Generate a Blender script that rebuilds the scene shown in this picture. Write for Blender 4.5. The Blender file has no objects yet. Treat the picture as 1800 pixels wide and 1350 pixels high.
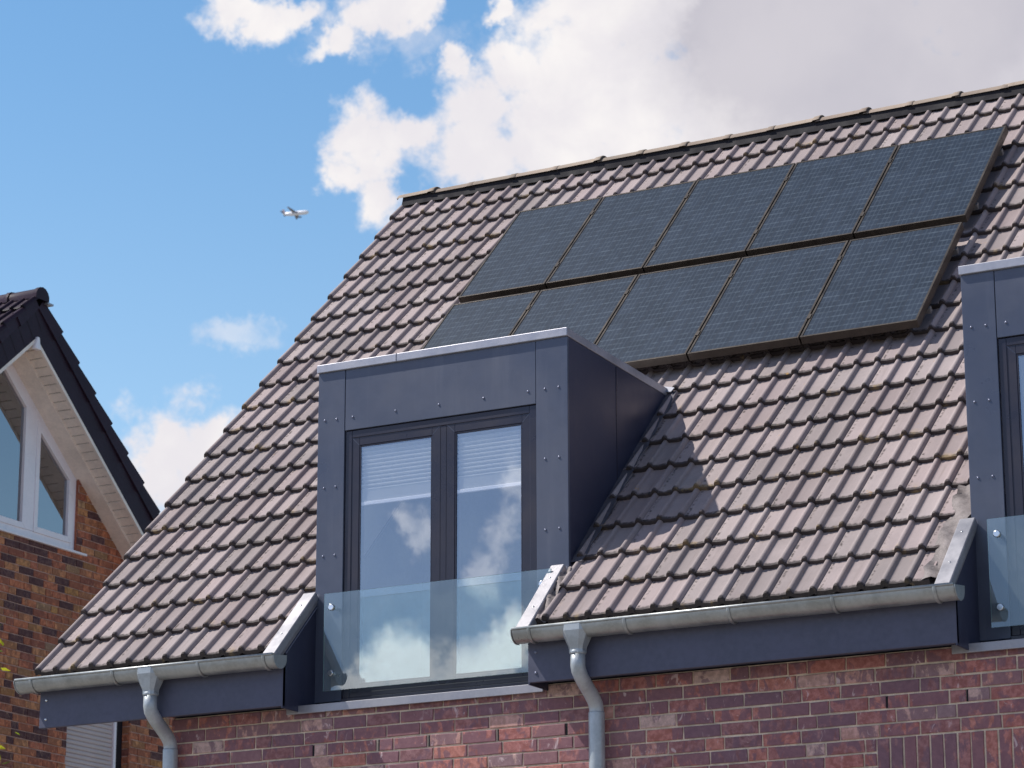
import bpy, bmesh, math, random
from mathutils import Vector, Matrix
R = math.radians
rng = random.Random(7)
scene = bpy.context.scene
col = scene.collection

# ------------------------------------------------------------------ helpers
class MB:
    """Collects faces; build() links them as ONE mesh object."""
    def __init__(s):
        s.v = []; s.f = []; s.m = []; s.uv = []; s.c = []; s.sm = []
    def face(s, pts, mat=0, uv=None, c=(0, 0, 0, 1), smooth=False):
        i = len(s.v); s.v += [tuple(p) for p in pts]
        s.f.append(tuple(range(i, i + len(pts)))); s.m.append(mat)
        s.uv.append(uv or [(0, 0)] * len(pts)); s.c.append(c); s.sm.append(smooth)
    def iface(s, idx, mat=0, uv=None, c=(0, 0, 0, 1), smooth=False):
        s.f.append(tuple(idx)); s.m.append(mat)
        s.uv.append(uv or [(0, 0)] * len(idx)); s.c.append(c); s.sm.append(smooth)
    def hexa(s, p, mat=0, c=(0, 0, 0, 1)):
        """p: 8 points, bottom ring 0-3 counter-clockwise seen from above, top ring 4-7"""
        i = len(s.v); s.v += [tuple(q) for q in p]
        for q in ((3, 2, 1, 0), (4, 5, 6, 7), (0, 1, 5, 4), (1, 2, 6, 5), (2, 3, 7, 6), (3, 0, 4, 7)):
            s.iface([i + k for k in q], mat, None, c)
    def box(s, x0, x1, y0, y1, z0, z1, mat=0, c=(0, 0, 0, 1)):
        s.hexa([(x0, y0, z0), (x1, y0, z0), (x1, y1, z0), (x0, y1, z0),
                (x0, y0, z1), (x1, y0, z1), (x1, y1, z1), (x0, y1, z1)], mat, c)
    def prism(s, poly, d0, d1, mat=0):
        """poly: points as functions of depth: f(d) -> list; extruded from d0 to d1"""
        a = poly(d0); b = poly(d1); n = len(a); i = len(s.v)
        s.v += [tuple(q) for q in a + b]
        s.iface([i + k for k in range(n)][::-1], mat); s.iface([i + n + k for k in range(n)], mat)
        for k in range(n):
            s.iface([i + k, i + (k + 1) % n, i + n + (k + 1) % n, i + n + k], mat)
    def tube(s, pts, rad, seg=16, caps=True, mat=0):
        pts = [Vector(p) for p in pts]; rings = []
        rad = rad if isinstance(rad, (list, tuple)) else [rad] * len(pts)
        up = None
        for k, p in enumerate(pts):
            t = (pts[min(k + 1, len(pts) - 1)] - pts[max(k - 1, 0)]).normalized()
            if up is None:
                up = t.orthogonal().normalized()
            up = (up - t * up.dot(t)).normalized(); sd = t.cross(up)
            i = len(s.v); rings.append(i)
            for q in range(seg):
                a = 2 * math.pi * q / seg
                s.v.append(tuple(p + (up * math.cos(a) + sd * math.sin(a)) * rad[k]))
        for a, b in zip(rings, rings[1:]):
            for q in range(seg):
                s.iface([a + q, a + (q + 1) % seg, b + (q + 1) % seg, b + q], mat, smooth=True)
        if caps:
            s.iface([rings[0] + q for q in range(seg)][::-1], mat)
            s.iface([rings[-1] + q for q in range(seg)], mat)
    def build(s, name, mats, parent=None, bevel=0, loc=None, attr=True):
        me = bpy.data.meshes.new(name)
        me.from_pydata(s.v, [], s.f)
        for m in (mats if isinstance(mats, (list, tuple)) else [mats]):
            me.materials.append(m)
        me.polygons.foreach_set('material_index', s.m)
        me.polygons.foreach_set('use_smooth', s.sm)
        if attr:
            uvl = me.uv_layers.new(name='UVMap')
            flat = [x for f in s.uv for q in f for x in q]
            uvl.data.foreach_set('uv', flat)
            ca = me.attributes.new('rnd', 'FLOAT_COLOR', 'CORNER')
            fl = []
            for f, c in zip(s.f, s.c):
                fl += list(c) * len(f)
            ca.data.foreach_set('color', fl)
        me.update()
        o = bpy.data.objects.new(name, me); col.objects.link(o)
        if parent is not None:
            o.parent = parent
        if loc is not None:
            o.location = loc
        if bevel:
            b = o.modifiers.new('Bevel', 'BEVEL'); b.width = bevel; b.segments = 2
            b.limit_method = 'ANGLE'; b.angle_limit = R(40); b.harden_normals = False
        return o

def thing(name, label, cat, loc=(0, 0, 0), group=None):
    o = bpy.data.objects.new(name, None); col.objects.link(o)
    o.location = loc; o.empty_display_size = .2
    o['label'] = label; o['category'] = cat
    if group:
        o['group'] = group
    return o

def tag(o, label, cat, group=None):
    o['label'] = label; o['category'] = cat
    if group:
        o['group'] = group
    return o

def share(src, name, parent, loc=(0, 0, 0)):
    o = src.copy(); col.objects.link(o); o.parent = parent; o.location = loc
    return o

# ------------------------------------------------------------------ materials
class NT:
    def __init__(s, tree):
        s.t = tree; s.n = tree.nodes; s.l = tree.links
    def add(s, kind, **kw):
        nd = s.n.new(kind)
        for k, v in kw.items():
            setattr(nd, k, v)
        return nd
    def put(s, sock, val):
        if hasattr(val, 'is_linked') or isinstance(val, bpy.types.NodeSocket):
            s.l.new(val, sock)
        elif val is not None:
            sock.default_value = val
    def math(s, op, a, b=None, c=None, clamp=False):
        nd = s.add('ShaderNodeMath', operation=op, use_clamp=clamp)
        s.put(nd.inputs[0], a); s.put(nd.inputs[1], b) if b is not None else None
        if c is not None:
            s.put(nd.inputs[2], c)
        return nd.outputs[0]
    def mix(s, fac, a, b, blend='MIX'):
        nd = s.add('ShaderNodeMix', data_type='RGBA', blend_type=blend)
        s.put(nd.inputs[0], fac); s.put(nd.inputs[6], a); s.put(nd.inputs[7], b)
        return nd.outputs[2]
    def noise(s, vec, scale, detail=4, rough=.55, dist=0, dim='3D'):
        nd = s.add('ShaderNodeTexNoise', noise_dimensions=dim)
        if vec is not None:
            s.l.new(vec, nd.inputs['Vector'])
        nd.inputs['Scale'].default_value = scale; nd.inputs['Detail'].default_value = detail
        nd.inputs['Roughness'].default_value = rough; nd.inputs['Distortion'].default_value = dist
        return nd.outputs['Fac']
    def smooth(s, x, lo, hi, to0=0., to1=1.):
        nd = s.add('ShaderNodeMapRange', interpolation_type='SMOOTHSTEP')
        s.put(nd.inputs[0], x); s.put(nd.inputs[1], lo); s.put(nd.inputs[2], hi)
        s.put(nd.inputs[3], to0); s.put(nd.inputs[4], to1)
        return nd.outputs[0]
    def lin(s, x, lo, hi, to0=0., to1=1.):
        nd = s.add('ShaderNodeMapRange')
        s.put(nd.inputs[0], x); s.put(nd.inputs[1], lo); s.put(nd.inputs[2], hi)
        s.put(nd.inputs[3], to0); s.put(nd.inputs[4], to1)
        return nd.outputs[0]
    def ramp(s, x, stops, interp='LINEAR'):
        nd = s.add('ShaderNodeValToRGB'); cr = nd.color_ramp; cr.interpolation = interp
        while len(cr.elements) < len(stops):
            cr.elements.new(.5)
        for e, (p, c) in zip(cr.elements, stops):
            e.position = p; e.color = (*c, 1)
        s.put(nd.inputs[0], x)
        return nd.outputs[0]
    def bump(s, h, strength=.3, dist=.01):
        nd = s.add('ShaderNodeBump'); nd.inputs['Strength'].default_value = strength
        nd.inputs['Distance'].default_value = dist; s.l.new(h, nd.inputs['Height'])
        return nd.outputs[0]

def mat(name):
    m = bpy.data.materials.new(name); m.use_nodes = True
    t = NT(m.node_tree); t.b = m.node_tree.nodes['Principled BSDF']
    return m, t

def setp(t, **kw):
    names = dict(base='Base Color', rough='Roughness', metal='Metallic', spec='Specular IOR Level', normal='Normal',
                 coat='Coat Weight', coatr='Coat Roughness')
    for k, v in kw.items():
        s = t.b.inputs[names[k]]
        if isinstance(v, tuple) and len(v) == 3:
            v = (*v, 1)
        t.put(s, v)

def objco(t):
    return t.add('ShaderNodeTexCoord').outputs['Object']

def simple(name, base, rough=.5, metal=0., var=.12, nscale=6., spec=.5, bump=0., bscale=60., rvar=.15, streak=None):
    """a painted or metal surface with slight large-scale tone and gloss changes"""
    m, t = mat(name); co = objco(t)
    n = t.noise(co, nscale, 6, .6)
    n2 = t.noise(co, nscale * 9, 3, .6)
    f = t.math('ADD', t.math('MULTIPLY', n, .7), t.math('MULTIPLY', n2, .3))
    lo = tuple(x * (1 - var) for x in base); hi = tuple(x * (1 + var) for x in base)
    c = t.mix(t.smooth(f, .35, .65), (*lo, 1), (*hi, 1))
    if streak:
        mp = t.add('ShaderNodeMapping'); mp.inputs['Scale'].default_value = streak[0]; t.l.new(co, mp.inputs[0])
        st = t.smooth(t.noise(mp.outputs[0], 1.0, 4, .6), .52, .75)
        c = t.mix(t.math('MULTIPLY', st, streak[2]), c, (*streak[1], 1))
    setp(t, base=c, rough=t.lin(n, .3, .7, max(rough - rvar, .05), min(rough + rvar, 1)), metal=metal, spec=spec)
    if bump:
        setp(t, normal=t.bump(t.noise(co, bscale, 4, .6), bump, .004))
    return m

def tile_material(name, pan, dark, rough, lichen, spec=.35):
    m, t = mat(name)
    co = objco(t)
    uv = t.add('ShaderNodeUVMap').outputs[0]
    sx = t.add('ShaderNodeSeparateXYZ'); t.l.new(uv, sx.inputs[0]); u, v = sx.outputs[0], sx.outputs[1]
    at = t.add('ShaderNodeAttribute', attribute_name='rnd'); sc = t.add('ShaderNodeSeparateColor'); t.l.new(at.outputs['Color'], sc.inputs[0])
    r1, r2, r3 = sc.outputs
    n1 = t.noise(co, 3.2, 6, .62); n2 = t.noise(co, 38, 5, .65); n3 = t.noise(co, 150, 3, .6)
    tone = t.math('ADD', t.math('MULTIPLY', r1, .5), t.math('ADD', t.math('MULTIPLY', n1, .8), t.math('MULTIPLY', n2, .35)))
    c = t.mix(t.smooth(tone, .5, 1.15), (*[x * .74 for x in pan], 1), (*[x * 1.13 for x in pan], 1))
    # warm / cool drift from tile to tile
    c = t.mix(t.math('MULTIPLY', r2, .30), c, (pan[0] * 1.02, pan[1] * .84, pan[2] * .86, 1))
    c = t.mix(t.math('MULTIPLY', t.smooth(n3, .5, .75), .22), c, (*[x * .5 for x in pan], 1))
    # moss and dirt just behind the exposed lower edge and below the overlap
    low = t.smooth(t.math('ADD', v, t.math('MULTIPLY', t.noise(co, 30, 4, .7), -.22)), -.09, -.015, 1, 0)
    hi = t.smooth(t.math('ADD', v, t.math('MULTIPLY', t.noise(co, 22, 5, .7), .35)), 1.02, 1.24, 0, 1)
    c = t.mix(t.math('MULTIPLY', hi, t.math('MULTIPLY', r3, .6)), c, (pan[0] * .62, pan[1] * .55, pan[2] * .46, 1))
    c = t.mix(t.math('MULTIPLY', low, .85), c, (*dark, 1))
    # dirt along the interlocking joint beside every second roll
    jd = t.smooth(t.math('ABSOLUTE', t.math('SUBTRACT', u, .012)), .0, .016, 1, 0)
    jn = t.smooth(t.noise(co, 26, 4, .7), .47, .62)
    c = t.mix(t.math('MULTIPLY', t.math('MULTIPLY', jd, jn), .85), c, (*dark, 1))
    # streaks running down the slope
    mp = t.add('ShaderNodeMapping'); mp.inputs['Scale'].default_value = (24, 1.3, 1.3); t.l.new(co, mp.inputs[0])
    st = t.math('MULTIPLY', t.smooth(t.noise(mp.outputs[0], 1.0, 5, .65), .50, .72), t.smooth(n1, .38, .62))
    c = t.mix(t.math('MULTIPLY', st, .42), c, (pan[0] * .50, pan[1] * .46, pan[2] * .42, 1))
    # yellow-orange growth at some exposed edges
    ye = t.math('MULTIPLY', t.smooth(v, .0, .30, 1, 0), t.smooth(t.math('ADD', t.noise(co, 5.5, 3, .6), t.math('MULTIPLY', n2, .3)), .72, .86))
    c = t.mix(t.math('MULTIPLY', ye, lichen * .42), c, (.50, .34, .13, 1))
    # lichen blotches
    ln = t.smooth(t.math('ADD', t.noise(co, 7, 5, .7), t.math('MULTIPLY', t.noise(co, 60, 3, .6), .25)), .80, .88)
    c = t.mix(t.math('MULTIPLY', ln, lichen), c, (.42, .24, .07, 1))
    wn = t.smooth(t.noise(co, 95, 3, .55), .70, .78)
    c = t.mix(t.math('MULTIPLY', wn, lichen * .45), c, (.55, .52, .46, 1))
    setp(t, base=c, rough=t.lin(n2, .3, .7, rough - .1, rough + .1), spec=spec,
         normal=t.bump(t.math('ADD', n2, t.math('MULTIPLY', n3, .5)), .25, .004))
    return m

def brick_material(name, stops, dark, dark_amt, pale, pale_amt):
    m, t = mat(name)
    uv = t.add('ShaderNodeUVMap').outputs[0]; co = objco(t)
    at = t.add('ShaderNodeAttribute', attribute_name='rnd'); sc = t.add('ShaderNodeSeparateColor'); t.l.new(at.outputs['Color'], sc.inputs[0])
    r1, r2, r3 = sc.outputs
    sx = t.add('ShaderNodeSeparateXYZ'); t.l.new(uv, sx.inputs[0])
    cb = t.add('ShaderNodeCombineXYZ'); t.l.new(sx.outputs[0], cb.inputs[0]); t.l.new(sx.outputs[1], cb.inputs[1])
    t.l.new(t.math('MULTIPLY', r2, 61.7), cb.inputs[2]); bv = cb.outputs[0]
    mp = t.add('ShaderNodeMapping'); mp.inputs['Rotation'].default_value = (0, 0, .6); mp.inputs['Scale'].default_value = (1, .55, 1); t.l.new(bv, mp.inputs[0])
    c = t.ramp(r1, stops, 'LINEAR')
    n1 = t.noise(mp.outputs[0], 13, 5, .62, .5); n2 = t.noise(bv, 30, 4, .6); n3 = t.noise(co, 160, 4, .65)
    c = t.mix(t.smooth(n2, .35, .7), t.mix(.30, c, (0, 0, 0, 1)), t.mix(.12, c, (*pale, 1)))
    dk = t.math('MULTIPLY', t.smooth(t.math('ADD', n1, t.math('MULTIPLY', r3, .22)), .55, .635), dark_amt)
    c = t.mix(dk, c, (*dark, 1))
    pl = t.math('MULTIPLY', t.smooth(t.noise(mp.outputs[0], 19, 3, .6, 1.0), .60, .70), t.math('MULTIPLY', t.smooth(r2, .35, .8), pale_amt))
    c = t.mix(pl, c, (*pale, 1))
    c = t.mix(t.smooth(n3, .45, .8, 0, .35), c, t.mix(.5, c, (.02, .015, .02, 1)))
    setp(t, base=c, rough=.82, spec=.3, normal=t.bump(t.math('ADD', n3, n2), .45, .004))
    return m

def mortar_material(name, base):
    m, t = mat(name); co = objco(t)
    n = t.noise(co, 9, 5, .6); n2 = t.noise(co, 210, 3, .6)
    c = t.mix(t.smooth(n, .35, .65), (*[x * .75 for x in base], 1), (*[x * 1.15 for x in base], 1))
    c = t.mix(t.smooth(n2, .4, .75, 0, .4), c, (*[x * .5 for x in base], 1))
    setp(t, base=c, rough=.95, spec=.2, normal=t.bump(n2, .5, .003))
    return m

def glass_material(name, tint, refl, fres, wave=.0, dirt=0.0):
    m, t = mat(name); n = t.n; n.remove(t.b); out = n['Material Output']
    tr = t.add('ShaderNodeBsdfTransparent'); tr.inputs[0].default_value = (*tint, 1)
    gl = t.add('ShaderNodeBsdfGlossy'); gl.inputs['Roughness'].default_value = .0; gl.inputs['Color'].default_value = (.90, .99, 1, 1) if 'balustrade' in name else (.93, .96, 1, 1)
    fr = t.add('ShaderNodeFresnel'); fr.inputs[0].default_value = 1.5
    fac = t.math('ADD', t.math('MULTIPLY', fr.outputs[0], fres), refl, clamp=True)
    if wave:
        gl_n = t.bump(t.noise(objco(t), 1.3, 2, .5), wave, .02); t.l.new(gl_n, gl.inputs['Normal'])
    mx = t.add('ShaderNodeMixShader'); t.l.new(fac, mx.inputs[0]); t.l.new(tr.outputs[0], mx.inputs[1]); t.l.new(gl.outputs[0], mx.inputs[2])
    last = mx.outputs[0]
    if dirt:
        df = t.add('ShaderNodeBsdfDiffuse'); df.inputs[0].default_value = (.58, .70, .72, 1)
        m2 = t.add('ShaderNodeMixShader'); dn = t.noise(objco(t), 3, 5, .6)
        t.l.new(t.smooth(dn, .3, .7, dirt * .6, dirt * 1.3), m2.inputs[0]); t.l.new(last, m2.inputs[1]); t.l.new(df.outputs[0], m2.inputs[2]); last = m2.outputs[0]
    t.l.new(last, out.inputs[0])
    return m

def panel_material():
    m, t = mat('solar_cells')
    uv = t.add('ShaderNodeUVMap').outputs[0]; co = objco(t)
    sx = t.add('ShaderNodeSeparateXYZ'); t.l.new(uv, sx.inputs[0]); u, v = sx.outputs[0], sx.outputs[1]
    at = t.add('ShaderNodeAttribute', attribute_name='rnd'); sc = t.add('ShaderNodeSeparateColor'); t.l.new(at.outputs['Color'], sc.inputs[0])
    def line(x, cnt, w):
        f = t.math('FRACT', t.math('MULTIPLY', x, cnt))
        return t.smooth(t.math('ABSOLUTE', t.math('SUBTRACT', f, .5)), .5 - w, .5 - w * .45)
    cell = t.math('FLOOR', t.math('MULTIPLY', u, 6)); cellv = t.math('FLOOR', t.math('MULTIPLY', v, 9))
    wn = t.add('ShaderNodeTexWhiteNoise', noise_dimensions='3D'); cb = t.add('ShaderNodeCombineXYZ')
    t.l.new(cell, cb.inputs[0]); t.l.new(cellv, cb.inputs[1]); t.l.new(t.math('MULTIPLY', sc.outputs[0], 40), cb.inputs[2]); t.l.new(cb.outputs[0], wn.inputs[0])
    f = t.math('ADD', t.math('MULTIPLY', wn.outputs['Value'], .55), t.math('MULTIPLY', t.noise(co, 4, 5, .6), .6))
    c = t.mix(t.smooth(f, .2, 1.0), (.012, .020, .034, 1), (.021, .032, .052, 1))
    # fine silver fingers, broken up like a slightly soft photograph of them
    bus = t.math('MULTIPLY', line(v, 18, .16), t.smooth(t.noise(co, 17, 4, .7), .36, .62))
    c = t.mix(t.math('MULTIPLY', bus, .5), c, (.105, .135, .165, 1))
    vb = t.math('MULTIPLY', line(u, 24, .2), .2); c = t.mix(vb, c, (.10, .13, .165, 1))
    c = t.mix(t.math('MULTIPLY', line(u, 6, .045), .75), c, (.016, .02, .03, 1))
    c = t.mix(t.math('MULTIPLY', line(v, 9, .03), .5), c, (.016, .02, .03, 1))
    setp(t, base=c, rough=.36, spec=.40)
    return m

M = {}
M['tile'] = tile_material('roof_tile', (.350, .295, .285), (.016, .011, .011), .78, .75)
M['dark_tile'] = tile_material('dark_glazed_tile', (.036, .022, .036), (.012, .01, .012), .5, .0, .12)
M['ridge'] = tile_material('ridge_tile_surface', (.31, .25, .195), (.05, .035, .03), .85, 1.2)
M['brick'] = brick_material('purple_brick', [(0, (.33, .150, .155)), (.25, (.44, .175, .160)), (.55, (.55, .190, .155)), (.80, (.65, .25, .185)), (.93, (.72, .42, .35)), (1, (.74, .52, .45))],
                            (.21, .120, .150), .72, (.74, .56, .54), .75)
M['mortar'] = mortar_material('pale_mortar', (.82, .66, .50))
M['brick_b'] = brick_material('red_brick', [(0, (.10, .050, .060)), (.24, (.13, .060, .068)), (.27, (.56, .18, .10)), (.6, (.66, .225, .105)), (.86, (.72, .34, .15)), (.93, (.62, .30, .09)), (1, (.60, .40, .24))],
                              (.10, .04, .035), .45, (.66, .42, .24), .55)
M['mortar_b'] = mortar_material('brown_mortar', (.56, .38, .31))
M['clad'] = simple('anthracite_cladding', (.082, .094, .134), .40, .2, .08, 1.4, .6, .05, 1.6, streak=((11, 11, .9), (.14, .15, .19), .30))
M['clad_shaded'] = simple('anthracite_shaded', (.048, .052, .090), .45, .2, .06, 1.2, .5, streak=((9, 9, .8), (.075, .075, .10), .30))  # same paint as the front cladding, darkened so the colour carries the cheeks' shade
M['frame'] = simple('dark_window_frame', (.026, .024, .040), .34, 0, .08, 3, .5)
M['board'] = simple('painted_board', (.088, .092, .136), .55, 0, .14, 3, .4, .12, 30, streak=((.5, 14, 14), (.07, .07, .11), .45))
M['zinc'] = simple('zinc_sheet', (.36, .35, .37), .45, .45, .10, 4, .5, .03, 12)
M['gutter'] = simple('weathered_zinc', (.40, .415, .405), .42, .70, .16, 5, .5, .04, 14, streak=((9, 3, 1.2), (.25, .27, .27), .35))
M['pipe'] = simple('downpipe_zinc', (.45, .485, .50), .45, .35, .14, 5, .5, .04, 14)
M['trim'] = simple('roof_edge_zinc', (.42, .42, .46), .45, .45, .10, 3, .5, .03, 10)
M['steel'] = simple('bright_steel', (.75, .74, .72), .22, 1, .05, 9)
M['screw'] = simple('painted_screw', (.21, .22, .29), .3, .5, .05, 9)
M['lead'] = simple('lead_flashing', (.23, .20, .19), .75, .1, .35, 9, .3, .6, 22)
M['lead_dark'] = simple('dark_flashing', (.10, .095, .11), .6, .2, .2, 9, .3, .3, 22)
M['white'] = simple('white_paint', (.78, .74, .69), .55, 0, .08, 3)
M['soffit'] = simple('white_soffit_board', (.90, .81, .70), .6, 0, .10, 4)
M['upvc'] = simple('white_window_plastic', (.90, .87, .88), .35, 0, .04, 3)
M['plaster'] = simple('interior_plaster', (.78, .78, .80), .9, 0, .04, 2)
M['deck'] = simple('roof_underlay_sheet', (.26, .26, .32), .9, 0, .05, 2)
M['blind'], _t = mat('blind_fabric'); setp(_t, base=(.95, .95, .94), rough=.85)
_tl = _t.add('ShaderNodeBsdfTranslucent'); _tl.inputs[0].default_value = (.95, .95, .94, 1); _mx = _t.add('ShaderNodeMixShader'); _mx.inputs[0].default_value = .6
_t.l.new(_t.b.outputs[0], _mx.inputs[1]); _t.l.new(_tl.outputs[0], _mx.inputs[2]); _t.l.new(_mx.outputs[0], _t.n['Material Output'].inputs[0])
M['shutter'] = simple('shutter_slats', (.56, .48, .45), .5, 0, .06, 3)
M['panel_frame'] = simple('panel_frame_metal', (.062, .050, .040), .45, .5, .10, 6)
M['rail'] = simple('rail_aluminium', (.30, .29, .28), .5, .6, .05, 6)
M['slab'] = simple('roof_slab_dark', (.014, .012, .015), .9)
M['cells'] = panel_material()
M['pane'] = glass_material('window_glass', (.97, .99, 1.0), .32, .12, .014, .09)
M['pane_b'] = glass_material('neighbour_glass', (.55, .58, .6), .26, 1.1, .015)
M['bal'] = glass_material('balustrade_glass', (.80, .92, .91), .13, .6, .0, .12)
M['baledge'] = simple('glass_edge', (.35, .52, .50), .15, 0, .05, 4)

# ------------------------------------------------------------------ roof frame: plane through (y=0,z=0), 45 degrees
TH = R(44.9)
US = Vector((0, math.cos(TH), math.sin(TH)))       # up the slope
NN = Vector((0, -math.sin(TH), math.cos(TH)))      # outward normal
G = .3436                                          # tile gauge
S_TOP = 6.83
X_END = 12.0
DORM = [(1.95, 3.854), (6.55, 8.454)]              # outer side faces of the dormers
DY = .42                                           # dormer front plane
def rp(x, s, off=0.):
    return Vector((x, 0, 0)) + US * s + NN * off

ROLL = .15; RH = .027
def tile_profile():
    """one tile 0.3 wide: (u, h, joint) starting just right of a roll; rolls centred at .12 and .27 (u=0 at +.03)"""
    pts = []
    def roll(c):
        for k in range(9):
            a = math.pi * k / 8
            pts.append((c - .0205 * math.cos(a), RH * math.sin(a) ** 1.05 if k not in (0, 8) else 0.))
    pts.append((-.012, -.004)); pts.append((.000, .001)); pts.append((.045, -.0035)); pts.append((.084, 0.0))
    roll(.12)
    pts.append((.165, -.0008)); pts.append((.195, -.0035)); pts.append((.230, 0.0))
    roll(.27)
    pts[-1] = (.2915, .007)
    pts.append((.2935, -.006))
    return pts
PROF = tile_profile()
PAN_PROFILE_LEFT = [(-.025, -.02), (-.024, .003)] + [(-.0215 * math.cos(math.pi * k / 8), RH * math.sin(math.pi * k / 8) ** 1.05) for k in range(1, 8)] + [(.0225, .006), (.0245, -.006)]

def tile_field(mb, P, x0, ncol, rows, gauge, keep, top_s, thick=.031, verge=True, r=rng):
    """P(x, s, off) -> point. Lays rows x ncol tiles; a half-piece roll closes the verge at x0."""
    for k in range(rows):
        s0 = k * gauge
        for j in range(-1 if verge else 0, ncol):
            prof = PROF if j >= 0 else PAN_PROFILE_LEFT
            ux = x0 + (.03 + .3 * j if j >= 0 else 0)
            dx = r.uniform(-.002, .002); ds = r.uniform(-.005, .005); dz = r.uniform(-.002, .0025); tw = r.uniform(-.004, .004)
            c = (r.random(), r.random(), r.random(), 1)
            sa = s0 + ds; sb = min(s0 + gauge + .02, top_s)
            ff = (sb - sa) / gauge
            rows_s = [sa, sa + .012, (sa + sb) / 2, sb]
            offs = []
            for q, s in enumerate(rows_s):
                fr = (s - s0) / gauge
                base = -.016 + thick * (1 - fr) - .0 + dz
                if q == 0:
                    base -= .004
                offs.append(base)
            n = len(prof); i0 = len(mb.v)
            for q, s in enumerate(rows_s):
                for (u, h) in prof:
                    mb.v.append(tuple(P(ux + u + dx + tw * (s - sa), s + (.0 if q else 0), offs[q] + h)))
            jb = len(mb.v)
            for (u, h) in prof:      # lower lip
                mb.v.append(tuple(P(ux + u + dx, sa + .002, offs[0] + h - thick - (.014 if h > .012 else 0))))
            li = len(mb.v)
            for (u, h) in prof:
                mb.v.append(tuple(P(ux + u + dx, sa, offs[0] + h)))
            for a in range(n - 1):
                um = ux + (prof[a][0] + prof[a + 1][0]) / 2
                if not keep(um, (sa + sb) / 2, sa, sb):
                    continue
                uva = prof[a][0] if j >= 0 else .14; uvb = prof[a + 1][0] if j >= 0 else .14
                for q in range(3):
                    va = (rows_s[q] - sa) / gauge; vb = (rows_s[q + 1] - sa) / gauge
                    b = i0 + q * n
                    mb.iface([b + a, b + a + 1, b + n + a + 1, b + n + a], 0, [(uva, va), (uvb, va), (uvb, vb), (uva, vb)], c, True)
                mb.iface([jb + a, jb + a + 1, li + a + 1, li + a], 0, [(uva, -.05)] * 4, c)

def tube_part(name, pts, rad, m, parent, seg=16, caps=True):
    mb = MB(); mb.tube(pts, rad, seg, caps); return mb.build(name, m, parent)

# ================================================================== MAIN HOUSE
house = thing('brick_house', 'purple brown brick house with grey tiled roof, anthracite dormers and zinc gutters', 'house', (0, 0, -5.1))
HB = Vector((0, 0, 5.1))       # everything below is in world metres; the parts are shifted under the Empty
def part(mb, name, m, parent, bevel=0):
    o = mb.build(name, m, parent, bevel)
    if parent is house or parent in TOPS:
        o.location = -Vector(parent.location)
    return o
TOPS = [house]

# ---- brick wall
WY = .27; WX0 = .93
CR = .0833
def brick_run(r, x0, x1):
    """a wild bond: stretchers with some headers"""
    x = x0 - r.uniform(0, .24); out = []; since = 0
    while x < x1:
        L = .24 if (r.random() < .80 or since < 1) else .115
        since = 0 if L < .2 else since + 1
        out.append((max(x, x0), min(x + L, x1))); x += L + .011
    return [b for b in out if b[1] - b[0] > .03]
def brick_face(mb, P, a, b, z0, z1, c, depth, r, du=0.):
    """one brick; P(u, z, d) -> point, d = outward"""
    j = [r.uniform(-.0022, .0022) for _ in range(8)]; e = .0035; d = r.uniform(-.0012, .0018)
    o = [(a + j[0], z0 + j[1]), (b + j[2], z0 + j[3]), (b + j[4], z1 + j[5]), (a + j[6], z1 + j[7])]
    q = [(o[0][0] + e, o[0][1] + e), (o[1][0] - e, o[1][1] + e), (o[2][0] - e, o[2][1] - e), (o[3][0] + e, o[3][1] - e)]
    i = len(mb.v)
    mb.v += [tuple(P(u, z, -depth)) for u, z in o] + [tuple(P(u, z, d - .003)) for u, z in o] + [tuple(P(u, z, d)) for u, z in q]
    uvq = [(u - a, z - z0) for u, z in q]; uvo = [(u - a, z - z0) for u, z in o]
    mb.iface([i + 8, i + 9, i + 10, i + 11], 0, uvq, c)
    for k in range(4):
        n = (k + 1) % 4
        mb.iface([i + 4 + k, i + 4 + n, i + 8 + n, i + 8 + k], 0, [uvo[k], uvo[n], uvq[n], uvq[k]], c)
        mb.iface([i + k, i + n, i + 4 + n, i + 4 + k], 0, [uvo[k], uvo[n], uvo[n], uvo[k]], c)

mb = MB(); r = random.Random(21)
PW = lambda u, z, d: Vector((u, WY - d, z))
z = -.353 - .0715
weeps = [2.047, 2.545, 2.918, 3.421, 3.903, 6.032, 6.532, 7.03]
row = 0
while z > -5.1:
    for (a, b) in brick_run(r, WX0, X_END):
        segs = [(a, b)]
        if -1.10 < z < -.90:
            segs = [(max(a, p), min(b, q)) for p, q in ((WX0, 5.955), (8.36, X_END)) if min(b, q) - max(a, p) > .03]
        for a2, b2 in segs:
            t = r.random(); c = (t ** 1.25, r.random(), r.random(), 1)
            if abs(z - (-.6745)) < .04:   # open perpends: leave a slot
                for w in weeps:
                    if a2 < w + .006 and b2 > w - .006:
                        if w - a2 > b2 - w:
                            if b2 - w > .037: brick_face(mb, PW, w + .007, b2, z, z + .0715, (r.random() ** 1.25, r.random(), r.random(), 1), .03, r)
                            b2 = min(b2, w - .007)
                        else:
                            if w - a2 > .037: brick_face(mb, PW, a2, w - .007, z, z + .0715, (r.random() ** 1.25, r.random(), r.random(), 1), .03, r)
                            a2 = max(a2, w + .007)
            if b2 - a2 > .03:
                brick_face(mb, PW, a2, b2, z, z + .0715, c, .03, r)
    z -= CR; row += 1
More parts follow.
